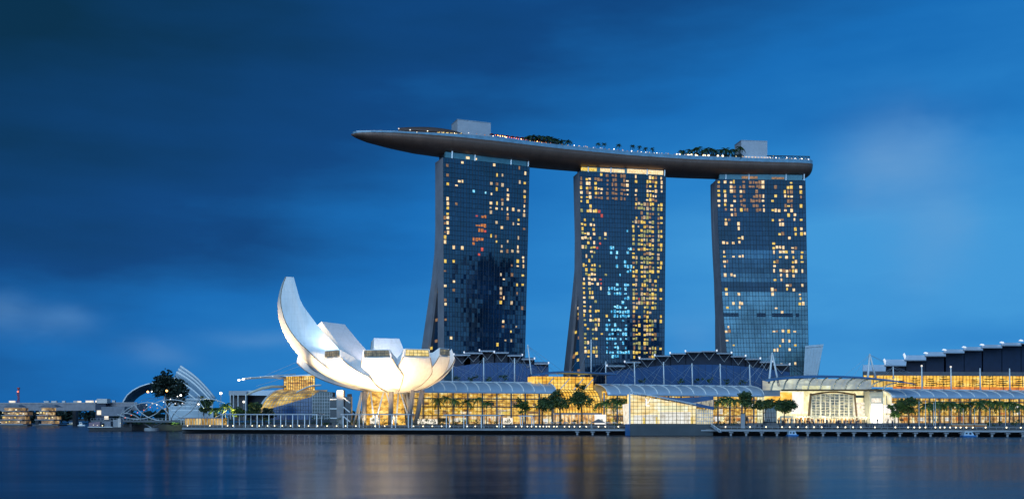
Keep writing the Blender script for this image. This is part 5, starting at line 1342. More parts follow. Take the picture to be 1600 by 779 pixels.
for x in (221, 255): MB().tube([G(237, 548, 1.6), G(x, 555 if x < 237 else 541, 4.7)], .32, 6).build('inclined_leg', steel, HB, True)
MB().loft([[vb + Vector((3.9 * sc_ * math.cos(a), 3.0 * sc_ * math.sin(a), z)) for a in [2 * math.pi * k / 14 for k in range(14)]] for sc_, z in ((1, -.5), (1, 1.2), (.9, 1.6))], True, True).build('pile_cap', concrete, HB)
for k in range(9):
    u = .16 + .07 * k; q = ax0 + ad * (u * aln); MB().ball(q - an * 5 + Vector((0, 0, 7.0 + 1.35 * k)), .22, 5).build('string_lamp', lamp_red if k < 5 else lamp_white, HB)
for px, y, mm in ((231, 611.5, lamp_orange), (260.5, 610, lamp_orange), (282.5, 617, lamp_white), (237, 611, lamp_white), (238, 629.5, lit_white), (229, 632, lit_white), (274, 630, lit_white), (285, 629.5, lit_white), (311, 631, lit_white), (258, 638, win_gold), (246, 637, win_gold)):
    MB().ball(P(px, y, 538), .55 if mm in (lamp_orange, lamp_white) and px != 237 else .32, 6).build('bridge_lamp', mm, HB)
for px in (205, 330): MB().beam(G(px, 560, -.5), G(px, 560, 4.6), 1.2, 1.6).build('pier', concrete_dark, HB)
# far road bridge
rb = thing('road_bridge', 'long low grey road bridge crossing the channel at the far left', 'bridge', tuple(G(80, 960, 0)))
ra, rbb = G(-120, 960, 0), G(214, 900, 0)
def along(a, b_, z0, z1, w): 
    n_ = Vector((0, w, 0)); return MB().hexa([(q.x, q.y, z) for z in (z0, z1) for q in (a, b_, b_ + n_, a + n_)])
along(ra, rbb, 13.4, 19.6, 26).build('girder', mat('bridge_concrete', (.27, .26, .29), .8), rb)
along(ra - Vector((0, .4, 0)), rbb - Vector((0, .4, 0)), 19.61, 20.6, .6).build('parapet', mat('parapet_c', (.36, .33, .34), .8), rb)
for px in (10, 60, 118, 172): MB().beam(G(px, 962, -.5), G(px, 962, 13.6), 3, 6).build('pier', concrete_dark, rb)
r4 = random.Random(8)
for px, w in ((19, 9), (73, 8), (85, 9), (100, 5), (118, 6), (124, 5), (140, 12), (155, 12), (165, 8), (178, 5)):
    q = G(px, 950, 20.4); MB().box(q + Vector((0, 0, 1.4)), (w * .55, 2.2, r4.uniform(1.5, 3.0))).build('parapet_light', r4.choice([mat('parapet_pale', (.62, .55, .52), .6), lit_white_dim, mat('parapet_pale', (.62, .55, .52), .6)]), rb)
ab = thing('abutment', 'pale brownish blocky tower at the end of the far road bridge', 'abutment', tuple(G(158, 905, 0)))
MB().box(G(162, 905, 10), (9, 14, 21)).build('wall', hall_dark, ab)
MB().box(G(162, 900, 21.6), (9, 8, 4.0)).build('top_block', mat('parapet_pale', (.62, .55, .52), .6), ab)
for dx_, z in ((-3, 11.5), (3.5, 7.5)): MB().box(G(160, 896.5, z) + Vector((dx_, 0, 0)), (3, 2, 4)).build('white_box', lit_white_dim, ab)
MB().box(G(182, 890, 12.5), (20, 16, 8)).build('shed', mat('shed', (.20, .21, .25), .7), ab)
crn = thing('tower_crane', 'faint thin reddish mast standing beyond the far road bridge', 'mast', tuple(G(29, 1100, 0)))
m = MB(); q = G(29, 1100, 0)
for sx, sy in ((-1.6, -1.6), (1.6, -1.6), (1.6, 1.6), (-1.6, 1.6)): m.beam(q + Vector((sx * .7, sy * .7, 0)), q + Vector((sx * .3, sy * .3, 38)), .3, .3)
for k in range(9): m.beam(q + Vector((-1.5 * (-1) ** k, -1.5, 4 * k)), q + Vector((1.4 * (-1) ** k, -1.5, 4 * k + 4)), .4, .4)
m.build('mast', red_paint, crn); MB().box(q + Vector((0, 0, 38.5)), (2.2, 2, 1.8)).build('cab', red_paint, crn); MB().box(q + Vector((0, -1.6, 35)), (1.5, .4, 1.5)).build('warning_lamp', lamp_red, crn)

# far shore
struct(MB().hexa([(q[0], q[1], z) for z in (-1, 2.0) for q in ((-3000, 2300), (200, 2300), (400, 4500), (-3000, 4500))]).build('far_land', soil))
fw = MB(); r5 = random.Random(3)
for k in range(150):
    x = r5.uniform(-1500, -560); leaf_cluster(fw, Vector((x, r5.uniform(1380, 1500), r5.uniform(4, 17))), 14, 16, 5, r5, .6)
for k in range(130):
    x = r5.uniform(-1500, 100); leaf_cluster(fw, Vector((x, r5.uniform(2320, 2420), r5.uniform(3, 16))), 20, 14, 8, r5, .5)
o = fw.build('far_wood', leaf_far); stuff(o); tag(o, 'dark belt of trees along the far shore under the road bridge', 'wood')
resto = ((-4, 46, 4, 'large many tiered warmly lit waterside restaurant at the far left edge', 3), (54, 94, 4, 'warmly lit waterside restaurant with flat awning roof, left of the two small boats', 5))
for x0, x1, nt, lab, sd_ in resto:
    Y = 868.; r6 = random.Random(sd_); root = thing('waterside_restaurant', lab, 'restaurant', tuple(G((x0 + x1) / 2, Y, 0)))
    MB().hexa([(q.x, q.y + dy_, zz) for zz in (-.5, 1.2) for q, dy_ in ((G(x0, Y, 0), -4), (G(x1, Y, 0), -4), (G(x1, Y, 0), 14), (G(x0, Y, 0), 14))]).build('landing', concrete_dark, root)
    for k in range(nt):
        z = 1.2 + 3.7 * k; ins = k * (2.6 if sd_ == 5 else 2.2)
        a, b_ = G(x0 + .5 * ins + r6.uniform(0, 13), Y + k * 3, z), G(x1 - .5 * ins - r6.uniform(0, 15), Y + k * 3, z)
        MB().hexa([(q.x, q.y + dy_, zz) for zz in (z, z + .7) for q, dy_ in ((a, -2), (b_, -2), (b_, 14), (a, 14))]).build('floor', concrete, root)
        n_ = int((b_ - a).length / 2.4)
        MB().hexa([(q.x, q.y + dy_, zz) for zz in (z + .7, z + 3.2) for q, dy_ in ((a, 3), (b_, 3), (b_, 12), (a, 12))]).build('lit_room', lit('resto_room', ((.40, (.03, .02, .012)), (.53, (.34, .20, .07)), (.64, (.85, .62, .30)), (.76, (1, .9, .68))), .8, (1, 1, 1), .16, 4), root)
        for j in range(n_):
            if r6.random() < .5: MB().box(a.lerp(b_, (j + .5) / n_) + Vector((0, -1.6, r6.uniform(1.2, 2.8))), (r6.uniform(.6, 2.0), .5, r6.uniform(.6, 1.4))).build('lamp', r6.choice([lit_white_dim, cream_room, win_warm, win_gold]), root)
    z = 1.2 + 3.7 * nt; a, b_ = G(lerp(x0, x1, .25), Y + 8, z), G(lerp(x0, x1, .95 if sd_ == 5 else .8), Y + 8, z)
    MB().hexa([(a.x, a.y - 6, z), (b_.x, b_.y - 6, z), (b_.x, b_.y + 8, z), (a.x, a.y + 8, z), (a.x + 3, a.y - 2, z + 2), (b_.x - 3, b_.y - 2, z + 2), (b_.x - 3, b_.y + 5, z + 2), (a.x + 3, a.y + 5, z + 2)]).build('roof', mat('shed', (.20, .21, .25)), root)
# low banks and craft left of the promenade
bk_ = MB(); r7 = random.Random(5)
for k in range(46): leaf_cluster(bk_, G(r7.uniform(196, 288), 566 + r7.uniform(0, 14), r7.uniform(2.6, 5.0)), 1.9, 26, .6, r7, .7)
o = bk_.build('bank_shrubs', leaf_a); stuff(o); tag(o, 'dark shrubbery growing on the bank under the footbridge', 'shrubbery')
for px, w, lab in ((276, 1.6, 'bright green lit shrub on the bank right of the bridge support'), (268, 1.1, 'small green lit shrub nearest the bridge support')):
    b_ = MB(); leaf_cluster(b_, G(px, 556, 4.4), w * 1.3, 110, .4, r7); b_.tube([G(px, 556, 3.2), G(px, 556, 4.4)], .15, 5); tag(b_.build('shrub', leaf_b), lab, 'shrub')
    spot(G(px, 552, 3.6), G(px, 557, 4.6), 1500, (.75, 1, .35), 90, .9, .2)
brg = thing('barge', 'dark low barge with striped awning and pale deck huts moored under the bridge', 'barge', tuple(G(160, 540, 0)))
MB().hexa([G(141, 540, -.3), G(205, 540, -.3), G(205, 552, -.3), G(141, 552, -.3), G(137, 540, 2.0), G(207, 540, 2.0), G(207, 552, 2.0), G(137, 552, 2.0)]).build('hull', mat('hull_black', (.02, .022, .03), .6), brg)
MB().hexa([G(139, 541, 2.0), G(156, 541, 2.0), G(156, 546, 2.0), G(139, 546, 2.0), G(139, 541, 4.4), G(156, 541, 4.9), G(156, 546, 4.9), G(139, 546, 4.4)]).build('awning', mat('awning', (.30, .20, .24), .8), brg)
MB().beam(G(137, 540, 2.1), G(176, 540, 2.1), .3, .3).build('gunwale', white_paint, brg)
for px, w, hh, mm in ((160, 3.2, 2.0, concrete), (168, 4.5, 3.0, mat('shed', (.20, .21, .25))), (182, 2.4, 4.0, concrete), (188, 1.6, 4.6, mat('parapet_pale', (.62, .55, .52)))):
    MB().box(G(px, 545, 2 + hh / 2), (w, 3, hh)).build('deck_hut', mm, brg)
for px, z in ((146, 3.2), (160, 2.9), (152, 3.0), (188, 4.2)): MB().ball(G(px, 539.4, z), .25, 5).build('deck_lamp', r7.choice([lit_white_dim, lit_white_dim, lamp_warm]), brg)
def boat(name, px, Y, ln, label, col, cab, rz=0, lamp=True):
    c_ = G(px, Y, 0); root = thing(name, label, 'boat', tuple(c_))
    rings = []
    for k in range(9):
        s = k / 8.; x = lerp(-ln / 2, ln / 2, s); w = ln * .17 * (1 - max(0, (s - .55) / .45) ** 2) * (.85 if s == 0 else 1)
        w = max(.05, w); sh = .9 + .5 * max(0, s - .5)
        rings.append([c_ + Vector((x, y_, z_)) for y_, z_ in ((-w, sh), (-w * .8, .1), (0, -.3), (w * .8, .1), (w, sh))])
    MB().loft(rings, True, True).build('hull', col, root, True)
    if cab:
        MB().hexa([c_ + Vector((x, y_, z_)) for x, y_, z_ in ((-ln * .3, -ln * .12, .9), (ln * .15, -ln * .12, .9), (ln * .15, ln * .12, .9), (-ln * .3, ln * .12, .9), (-ln * .28, -ln * .11, .9 + cab), (ln * .05, -ln * .11, .9 + cab), (ln * .05, ln * .11, .9 + cab), (-ln * .28, ln * .11, .9 + cab))]).build('cabin', white_paint, root)
        MB().box(c_ + Vector((-ln * .1, -ln * .122, .9 + cab * .6)), (ln * .26, .12, cab * .35)).build('cabin_window', tower_glass_dark, root)
        MB().box(c_ + Vector((-ln * .12, 0, 1.0 + cab)), (ln * .42, ln * .27, .16)).build('roof', white_paint, root)
    if lamp: MB().ball(c_ + Vector((0, -ln * .2, 1.6)), .3, 5).build('lamp', lit_white_dim, root)
    return root
boat('boat', 114, 1010, 10, 'small yellowish boat, left of the two on the dark water near the far restaurants', mat('boat_yellow', (.55, .42, .18), .5), 1.6)
boat('boat', 127.5, 860, 6, 'small white peaked boat nearest the moored barge', white_paint, 2.2)
def pontoon_boat(px, Y, ln, label, colr):
    c_ = G(px, Y, 0); root = thing('service_boat', label, 'boat', tuple(c_))
    MB().hexa([c_ + Vector(v) for v in ((-ln / 2, -1.3, -.2), (ln * .42, -1.3, -.2), (ln * .42, 1.3, -.2), (-ln / 2, 1.3, -.2), (-ln * .5, -1.4, .55), (ln / 2, -1.4, .55), (ln / 2, 1.4, .55), (-ln * .5, 1.4, .55))]).build('hull', colr, root)
    MB().hexa([c_ + Vector(v) for v in ((-ln * .42, -1.15, .55), (ln * .34, -1.15, .55), (ln * .34, 1.15, .55), (-ln * .42, 1.15, .55), (-ln * .36, -1.05, 1.9), (ln * .18, -1.05, 1.9), (ln * .18, 1.05, 1.9), (-ln * .36, 1.05, 1.9))]).build('cabin', mat('cabin_pale', (.42, .55, .68), .45), root)
    MB().box(c_ + Vector((-ln * .05, 0, 1.98)), (ln * .62, 2.4, .14)).build('roof', white_paint, root)
    MB().box(c_ + Vector((ln * .05, -1.13, 1.25)), (ln * .16, .1, .7)).build('doorway', hall_dark, root)
    MB().box(c_ + Vector((-ln * .22, -1.13, 1.3)), (ln * .14, .1, .5)).build('window', tower_glass_dark, root)
pontoon_boat(1238, edgeY(1238) - 4, 4.2, 'small pale blue cabin boat moored at the promenade before the entrance hall', blue_paint)
pontoon_boat(1513, edgeY(1513) - 4, 5.0, 'small blue cabin boat with dark doorway moored at the promenade at the right', blue_paint)

# ------------------------------------------------------------------ promenade furniture
bol_px = [293,328,355.6,364,394,405,418,429,441,454,467.5,482,496,511,526,540,556,586,601,646,661,675.5,690,703,730,742.5,776.5,787.5,806,815,824,830.5,837.6,843.6,849,854,858,865.5,870,882,889.5,897.5,906,916,935,945.7,966,1133.6,1172,1197,1222,1234,1247,1260,1272,1284,1309,1321,1333,1345,1367,1399,1419,1428.5,1437,1446,1461.6,1469,1476,1484.5,1493.5,1501,1510,1520,1540,1572.7,1595]
segs = [(0, 430, 'left of the museum'), (430, 570, 'before the museum columns'), (570, 720, 'right below the museum'), (720, 840, 'below the short pergola'), (840, 970, 'before the gold atrium'), (970, 1290, 'right of the glass pavilion'), (1290, 1450, 'before the white portal'), (1450, 1700, 'before the right palm row')]
bp = thing('bollard_lamp', 'x', 'bollard lamp', (0, 0, 0), 'bollard lamps along the promenade edge')
MB().tube([(0, 0, 0), (0, 0, .62)], .11, 8).build('post', dark_metal, bp, True); MB().ball((0, 0, .80), .27, 7).build('lamp', lamp_warm, bp, True)
for (s0, s1, desc) in segs:
    for k, px in enumerate([p_ for p_ in bol_px if s0 <= p_ < s1]):
        lab = '%s glowing bollard lamp from left on the water edge %s' % (ORD[k], desc)
        if bp['label'] == 'x': bp['label'] = lab; bp.location = E(px, DECK, .7)
        else: dup(bp, E(px, DECK, .7), 0, 1, lab)
# railings
rl = thing('railing', 'low steel railing along the promenade left of the glass pavilion', 'railing', tuple(E(620, DECK, .3)))
for x0, x1, root in ((286, 968, rl), (1125, 1640, None)):
    if root is None: root = thing('railing', 'low steel railing along the promenade right of the glass pavilion', 'railing', tuple(E(1380, DECK, .3)))
    m = MB(); a, b_ = E(x0, DECK, .25), E(x1, DECK, .25); n_ = int((b_ - a).length / 2.2)
    for k in range(n_ + 1): q = a.lerp(b_, k / n_); m.beam(q, q + Vector((0, 0, .75)), .06, .06)
    m.build('rail_posts', steel, root); m = MB()
    m.beam(a + Vector((0, 0, .75)), b_ + Vector((0, 0, .75)), .09, .07); m.build('top_rail', steel, root)
# pergolas
def pergola(x0, x1, ytop, back, npost, label, dep=4.0, slope=0):
    Y0, Y1 = edgeY(x0) + back, edgeY(x1) + back
    a, b_ = P(x0, ytop, Y0), P(x1, ytop + slope, Y1); d = (b_ - a).normalized(); n_ = Vector((-d.y, d.x, 0)).normalized()
    zb_ = DECK if back < 13 else GZ
    root = thing('pergola', label, 'pergola', ((a.x + b_.x) / 2, (a.y + b_.y) / 2, zb_), 'pergolas on the promenade')
    rf = MB().hexa([a - n_ * .6, b_ - n_ * .6, b_ + n_ * (dep + .6), a + n_ * (dep + .6), a - n_ * .6 + Vector((0, 0, .32)), b_ - n_ * .6 + Vector((0, 0, .32)), b_ + n_ * (dep + .6) + Vector((0, 0, .5)), a + n_ * (dep + .6) + Vector((0, 0, .5))])
    o = rf.build('roof', mat('pergola_roof', (.50, .55, .62), .5, var=.08), root)
    m = MB(); c_ = int((b_ - a).length / 1.6)
    for k in range(c_ + 1): q = a.lerp(b_, k / c_) + Vector((0, 0, .42)); m.beam(q - n_ * .9, q + n_ * (dep + .9), .16, .18)
    m.build('rafters', steel, o)
    for k in range(npost):
        for e in (.15, dep):
            q = a.lerp(b_, (k + .12) / (npost - .76)) + n_ * e; MB().beam((q.x, q.y, zb_), (q.x, q.y, q.z), .32, .32).build('post', white_metal, root)
    return root
pergola(345, 497, 647.5, 8.5, 9, 'longest pergola with flat pale roof and many posts, left of the museum', 5)
pergola(533, 641, 647.6, 7.0, 5, 'pergola with flat pale blue roof directly before the museum columns', 4.5)
pergola(694, 783, 648.5, 6.0, 4, 'short pergola before the group of palms right of the museum', 4.2, .6)
pergola(811, 833, 650.0, 13.5, 2, 'smallest pergola, below the round tree left of the gold atrium', 3.5)
# lit colonnade pavilion at the very left
lp = thing('lit_colonnade', 'low amber lit colonnade at the left end of the promenade', 'colonnade', tuple(G(315, edgeY(315) + 18, GZ)))
a, b_ = G(283, edgeY(283) + 19, GZ), G(347, edgeY(347) + 19, GZ); dn = Vector((0, 6, 0))
MB().hexa([a + dn, b_ + dn, b_ + dn * 1.3, a + dn * 1.3] + [q + Vector((0, 0, 3.0)) for q in (a + dn, b_ + dn, b_ + dn * 1.3, a + dn * 1.3)]).build('lit_wall', lit('colonnade_wall', ((.33, (.22, .11, .02)), (.5, (.62, .36, .08)), (.66, (.95, .72, .36))), .9, (.6, .6, .3), .5, 3), lp)
MB().hexa([a + Vector((-1, -1, 3.05)), b_ + Vector((1, -1, 3.05)), b_ + dn * 1.3 + Vector((1, 1, 3.05)), a + dn * 1.3 + Vector((-1, 1, 3.05)), a + Vector((-1, -1, 3.5)), b_ + Vector((1, -1, 3.5)), b_ + dn * 1.3 + Vector((1, 1, 3.5)), a + dn * 1.3 + Vector((-1, 1, 3.5))]).build('roof', mat('shed', (.20, .21, .25)), lp)
for k in range(15): q = a.lerp(b_, k / 14.); MB().beam(q, q + Vector((0, 0, 3.05)), .28, .28).build('column', mat('cream_paint', (.62, .58, .46)), lp)
# hedges and planters
def hedge(x0, x1, back, hgt, label, seed, w=1.8, z=GZ, dens=1.0):
    hgt += .7; r_ = random.Random(seed); a, b_ = G(x0, edgeY(x0) + back, z), G(x1, edgeY(x1) + back, z); ln = (b_ - a).length; m = MB()
    for k in range(int(ln * 1.5 * dens)):
        q = a.lerp(b_, r_.random()) + Vector((0, r_.uniform(-w / 2, w / 2), r_.uniform(.3, hgt))); leaf_cluster(m, q, .75, 14, .28, r_)
    o = m.build('hedge', leaf_b if seed % 2 else leaf_a); tag(o, label, 'hedge', 'hedges behind the promenade'); return o
hedge(350, 425, 20, 2.2, 'low dark hedge behind the long pergola, left of the blue glass wedge', 1)
hedge(483, 532, 19, 2.4, 'hedge left of the stair tower, below the green glass block', 2)
hedge(540, 606, 19, 2.2, 'hedge under the left part of the lotus museum', 3)
hedge(608, 694, 19, 2.4, 'hedge under the right part of the lotus museum', 4)
hedge(696, 800, 19.5, 1.9, 'hedge running behind the short pergola and palms', 5)
hedge(866, 930, 20, 1.7, 'hedge along the foot of the two tallest round trees', 6)
hedge(939, 975, 20, 1.7, 'hedge just left of the glass pavilion', 7)
hedge(1116, 1158, 19, 2.0, 'hedge just right of the glass pavilion', 8)
hedge(1541, 1568, 20, 1.6, 'short dark hedge under the middle of the palm row at the right', 9)
hedge(1579, 1640, 20, 1.6, 'dark hedge at the right edge under the palm row', 10)
# lit white display panel, orange planters, kiosk, stone pillar
for px, w, h_, lab, mm in ((938, 5.0, 4.2, 'bright white lit panel behind the hedge left of the glass pavilion', lit_white), (793.5, 4.4, 2.8, 'white lit panel right of the short pergola', lit_white_dim), (668, 9, 2.2, 'low white lit screen under the right museum columns', lit_white_dim), (585, 4, 2.8, 'small white lit screen under the middle of the lotus museum', lit_white_dim)):
    q = G(px, edgeY(px) + 30, GZ); root = thing('display_board', lab, 'panel', tuple(q), 'lit panels behind the promenade')
    MB().box(q + Vector((0, 0, .6 + h_ / 2)), (w, .3, h_)).build('screen', mm, root); MB().box(q + Vector((0, .1, .3)), (w * .8, .25, .62)).build('stand', dark_metal, root)
q = G(1160.5, edgeY(1160) + 12.5, DECK); root = thing('sign_pillar', 'grey upright pillar standing on the promenade left of the crowd', 'pillar', tuple(q))
MB().box(q + Vector((0, 0, 3.0)), (1.6, 1.0, 6.0)).build('shaft', concrete, root); MB().box(q + Vector((0, 0, 6.15)), (1.9, 1.3, .3)).build('cap', dark_metal, root); MB().box(q + Vector((0, 0, .15)), (2.1, 1.5, .3)).build('plinth', concrete_dark, root)
for i, (x0, x1) in enumerate(((1487, 1521), (1523, 1542))):
    a, b_ = G(x0, edgeY(x0) + 17, DECK + .6), G(x1, edgeY(x1) + 17, DECK + .6); root = thing('planter', ('longer' if i == 0 else 'shorter') + ' terracotta lit planter wall with pale top under the palm row', 'planter', tuple((a + b_) / 2), 'planters at the right')
    along(a, b_, DECK + .5, DECK + 1.6, 1.2).build('wall', mat('terracotta', (.42, .16, .06), .7), root); along(a - Vector((0, .1, 0)), b_ - Vector((0, .1, 0)), DECK + 1.61, DECK + 1.85, 1.4).build('coping', mat('coping', (.65, .55, .42), .6), root)
q = G(935, edgeY(935) + 8, DECK); root = thing('tent_canopy', 'small dark peaked canopy on the promenade left of the glass pavilion', 'canopy', tuple(q))
MB().loft([[q + Vector((4.2 * math.cos(a) * s, 3 * math.sin(a) * s, 2.3 + (1 - s) * 1.7)) for a in [math.pi / 4 + k * math.pi / 2 for k in range(4)]] for s in (1, .5, .06)], True, True).build('cover', mat('canvas', (.14, .15, .17), .8), root)
for sx in (-1, 1):
    for sy in (-1, 1): MB().beam(q + Vector((2.9 * sx, 2.0 * sy, 0)), q + Vector((2.9 * sx, 2.0 * sy, 2.35)), .12, .12).build('pole', steel, root)
bench0 = thing('bench', 'x', 'bench', (0, 0, 0), 'benches on the promenade')
MB().box((0, 0, .45), (2.4, .5, .08)).build('seat', timber, bench0); MB().box((0, .27, .75), (2.4, .06, .35)).build('backrest', timber, bench0)
for s in (-.9, .9): MB().box((s, 0, .2), (.1, .45, .41)).build('leg', dark_metal, bench0)
for px, lab in ((372, 'bench under the long pergola near its left end'), (452, 'bench under the long pergola below the blue glass wedge'), (566, 'bench under the pergola before the museum'), (718, 'left one of two benches under the short pergola by the palms'), (752, 'right one of two benches under the short pergola by the palms'), (886, 'bench on the promenade before the tallest round trees')):
    if bench0['label'] == 'x': bench0['label'] = lab; bench0.location = E(px, DECK, 10)
    else: dup(bench0, E(px, DECK, 10), 0, 1, lab)
# umbrellas of the terrace left of the glass pavilion
um0 = thing('parasol', 'x', 'parasol', (0, 0, 0), 'pale parasols on the promenade terrace')
MB().tube([(0, 0, 0), (0, 0, 2.3)], .05, 5).build('pole', steel, um0); MB().loft([[(1.5 * s * math.cos(a), 1.5 * s * math.sin(a), 2.15 + .55 * (1 - s)) for a in [k * math.pi / 4 for k in range(8)]] for s in (1, .5, .03)], True, True).build('canopy', mat('parasol_cloth', (.55, .54, .52), .8), um0)
for k, px in enumerate((853, 862, 872, 884, 896, 908, 950, 960)):
    lab = '%s pale parasol from the left on the terrace left of the glass pavilion' % ORD[k]
    if um0['label'] == 'x': um0['label'] = lab; um0.location = E(px, DECK, 12.5)
    else: dup(um0, E(px, DECK, 12.5), .3 * k, 1, lab)
# lamp posts
lamp0 = thing('lamp_post', 'x', 'lamp post', (0, 0, 0), 'lamp posts behind the promenade')
MB().tube([(0, 0, 0), (0, 0, 7.2)], [.10, .07], 6).build('pole', steel, lamp0); MB().ball((0, 0, 7.4), .34, 6).build('lamp', lamp_white, lamp0); MB().tube([(0, 0, 0), (0, 0, .5)], .17, 6).build('foot', dark_metal, lamp0)
for px, Y, sc_, lab in ((381, 520, 1.55, 'tall lamp post right of the grey boxy building'), (345, 540, 2.2, 'tallest lamp post with orange glow above the lit palm'), (310, 530, 1.4, 'lamp post beside the ribbed glasshouse, left of the lit palm')):
    if lamp0['label'] == 'x': lamp0['label'] = lab; lamp0.location = G(px, Y, GZ); lamp0.scale = (sc_,) * 3
    else: dup(lamp0, G(px, Y, GZ), 0, sc_, lab)
# flagpoles among the palms at the right
fp0 = thing('flagpole', 'x', 'flagpole', (0, 0, 0), 'white poles among the trees at the right')
MB().tube([(0, 0, 0), (0, 0, 9.5)], [.13, .08], 6).build('pole', white_paint, fp0); MB().ball((0, 0, 9.6), .16, 5).build('finial', white_metal, fp0); MB().box((0, 0, .12), (.7, .7, .24)).build('base', concrete, fp0)
for k, px in enumerate((1436, 1446, 1459, 1461.5, 1487, 1505, 1523, 1546, 1571)):
    lab = '%s white pole from the left in front of the palm row at the right' % ORD[k]
    sc_ = (1.0, 1.05, .95, 1.1, .72, .72, .72, .72, .72)[k]
    if fp0['label'] == 'x': fp0['label'] = lab; fp0.location = G(px, edgeY(px) + 19, GZ); fp0.scale = (sc_,) * 3
    else: dup(fp0, G(px, edgeY(px) + 19, GZ), 0, sc_, lab)

# ------------------------------------------------------------------ trees on the plaza
def tr(px, ybase, ytop, wpx, Y, crown_lo, label, seed, lm=None, dense=1.0, leaf=.5, group=None):
    b_ = G(px, Y, GZ); hgt = P(px, ytop, Y).z - GZ
    return make_tree(b_, hgt, wpx / F * Y * 1.16, crown_lo, label, seed, lm, leaf=leaf, dense=dense, group=group)
make_tree(G(262, 566, 3.3), P(0, 574, 566).z - 3.3, 58 / F * 566, .22, 'big dark round tree standing between the two glasshouses', 21, leaf_far, leaf=.8, dense=2.4)
tr(318, 655, 615, 26, 560, .25, 'dark shaggy tree below the sloping glasshouse', 22, leaf_a, 1.0)
tr(400, 655, 626, 30, 520, .3, 'dark tree in front of the grey building side roof', 23, leaf_a, 1.0)
tr(413, 655, 632, 26, 500, .2, 'compact dark tree overlapping the left end of the blue wedge', 24, leaf_far, 1.2)
tr(372, 655, 634, 22, 500, .3, 'small tree right of the lit palm, behind the long pergola', 25, leaf_b, .8)
T_ = [(817, 618, 27, 472, .42, 'thin open round tree, leftmost of the four before the gold atrium', 31, .62),
      (848, 620, 30, 474, .40, 'dense low round tree, second of the four before the gold atrium', 32, 1.6),
      (875, 603.5, 35, 478, .40, 'tall dense round tree, third of the four before the gold atrium', 33, 1.7),
      (909, 601.5, 36, 480, .38, 'tallest round tree, rightmost of the four before the gold atrium', 34, 1.5),
      (1164, 607, 30, 470, .38, 'round-headed tree left of the entrance hall, taller than the two beside it', 35, 1.3),
      (1193, 617, 28, 452, .40, 'middle one of three spreading trees left of the entrance hall', 36, 1.3),
      (1225, 622, 38, 450, .46, 'wide flat-crowned tree beside the white lit pillar of the entrance hall', 37, 1.5),
      (1398, 628, 22, 440, .28, 'airy light green tree just right of the white portal', 38, .7),
      (1420, 620, 34, 450, .36, 'dense dark tree below the left end of the right vaulted roof', 39, 1.6)]
for px, yt, w, Y, cl, lab, sd_, dn_ in T_: tr(px, 658, yt, w, Y, cl, lab, sd_, leaf_b if sd_ in (38, 31) else leaf_a, dn_, .42 if sd_ != 38 else .35, 'round trees on the plaza')
groups = [('palms right of the museum', [(685, 627), (697, 624), (711, 628), (729, 630), (745, 626), (760, 632)], 487, '%s palm from the left in the group right of the museum', 4.0, leaf_palm),
          ('palms left of the glass pavilion', [(936, 634), (948, 630), (959, 627), (969, 630), (978, 628)], 478, '%s palm from the left in the cluster touching the glass pavilion', 4.0, leaf_palm),
          ('palms right of the glass pavilion', [(1121, 631), (1131, 627), (1139, 625), (1147, 629)], 478, '%s palm from the left in the cluster right of the glass pavilion', 4.0, leaf_palm),
          ('palm row at the right', [(1447, 636), (1457, 635), (1466, 633), (1476, 634), (1487, 633), (1498, 635), (1508, 636), (1518, 634), (1529, 633), (1540, 630), (1551, 631), (1562, 632), (1572, 633), (1583, 634), (1596, 637)], 440, '%s palm from the left in the long row at the right', 4.1, leaf_palm)]
r8 = random.Random(12)
for gi, (gr, lst, Y, lab, fl_, lm_) in enumerate(groups):
    for k, (px, yc) in enumerate(lst):
        Yk = Y + r8.uniform(-5, 8); hg = P(0, yc - 3, Yk).z - GZ
        make_palm(G(px, Yk, GZ), hg, lab % ORD[k], 100 + gi * 20 + k, gr, lm_, 17, fl_ * r8.uniform(.9, 1.1))
for px, yc, sd_, lab in ((338, 641, 201, 'left one of the two brightly uplit yellow palms by the colonnade'), (352, 634, 202, 'right and taller one of the two brightly uplit yellow palms')):
    make_palm(G(px, 501, GZ), P(0, yc - 2, 501).z - GZ, lab, sd_, 'uplit palms', leaf_b, 20, 4.2)
    l = bpy.data.lights.new('palm_uplight', 'SPOT'); l.energy = 21000; l.color = (1, .80, .20); l.spot_size = R(95); l.shadow_soft_size = .3
    lo = bpy.data.objects.new('palm_uplight', l); COL.objects.link(lo); lo.location = G(px + 1, 495.5, GZ + .4); lo.rotation_euler = (R(158), 0, 0)

for px, Y, pw, col_ in ((690, 481, 700, (1, .85, .4)), (735, 482, 700, (1, .85, .4)), (820, 467, 600, (1, .85, .45)), (848, 468, 500, (1, .85, .45)), (878, 470, 900, (1, .9, .45)), (912, 472, 1000, (1, .85, .4)), (945, 472, 1400, (.95, 1, .4)), (965, 472, 1400, (.95, 1, .4)),
                        (1126, 472, 1600, (1, .95, .4)), (1142, 472, 1500, (1, .95, .4)), (1165, 464, 900, (1, .9, .45)), (1195, 446, 600, (1, .9, .45)), (1226, 444, 600, (1, .9, .45)), (1400, 434, 1600, (.85, 1, .45)), (1420, 443, 800, (.95, 1, .5)), (1455, 434, 900, (1, .95, .45)), (1485, 434, 900, (1, .95, .45)), (1515, 434, 900, (1, .95, .45)), (1550, 434, 900, (1, .95, .45)), (1580, 434, 900, (1, .95, .45)), (335, 545, 500, (1, .8, .4)), (400, 512, 500, (1, .8, .4))):
    spot(G(px, Y, GZ + .3), G(px, Y + 6, GZ + 9), pw * 2.4, col_, 110, .9, .25)

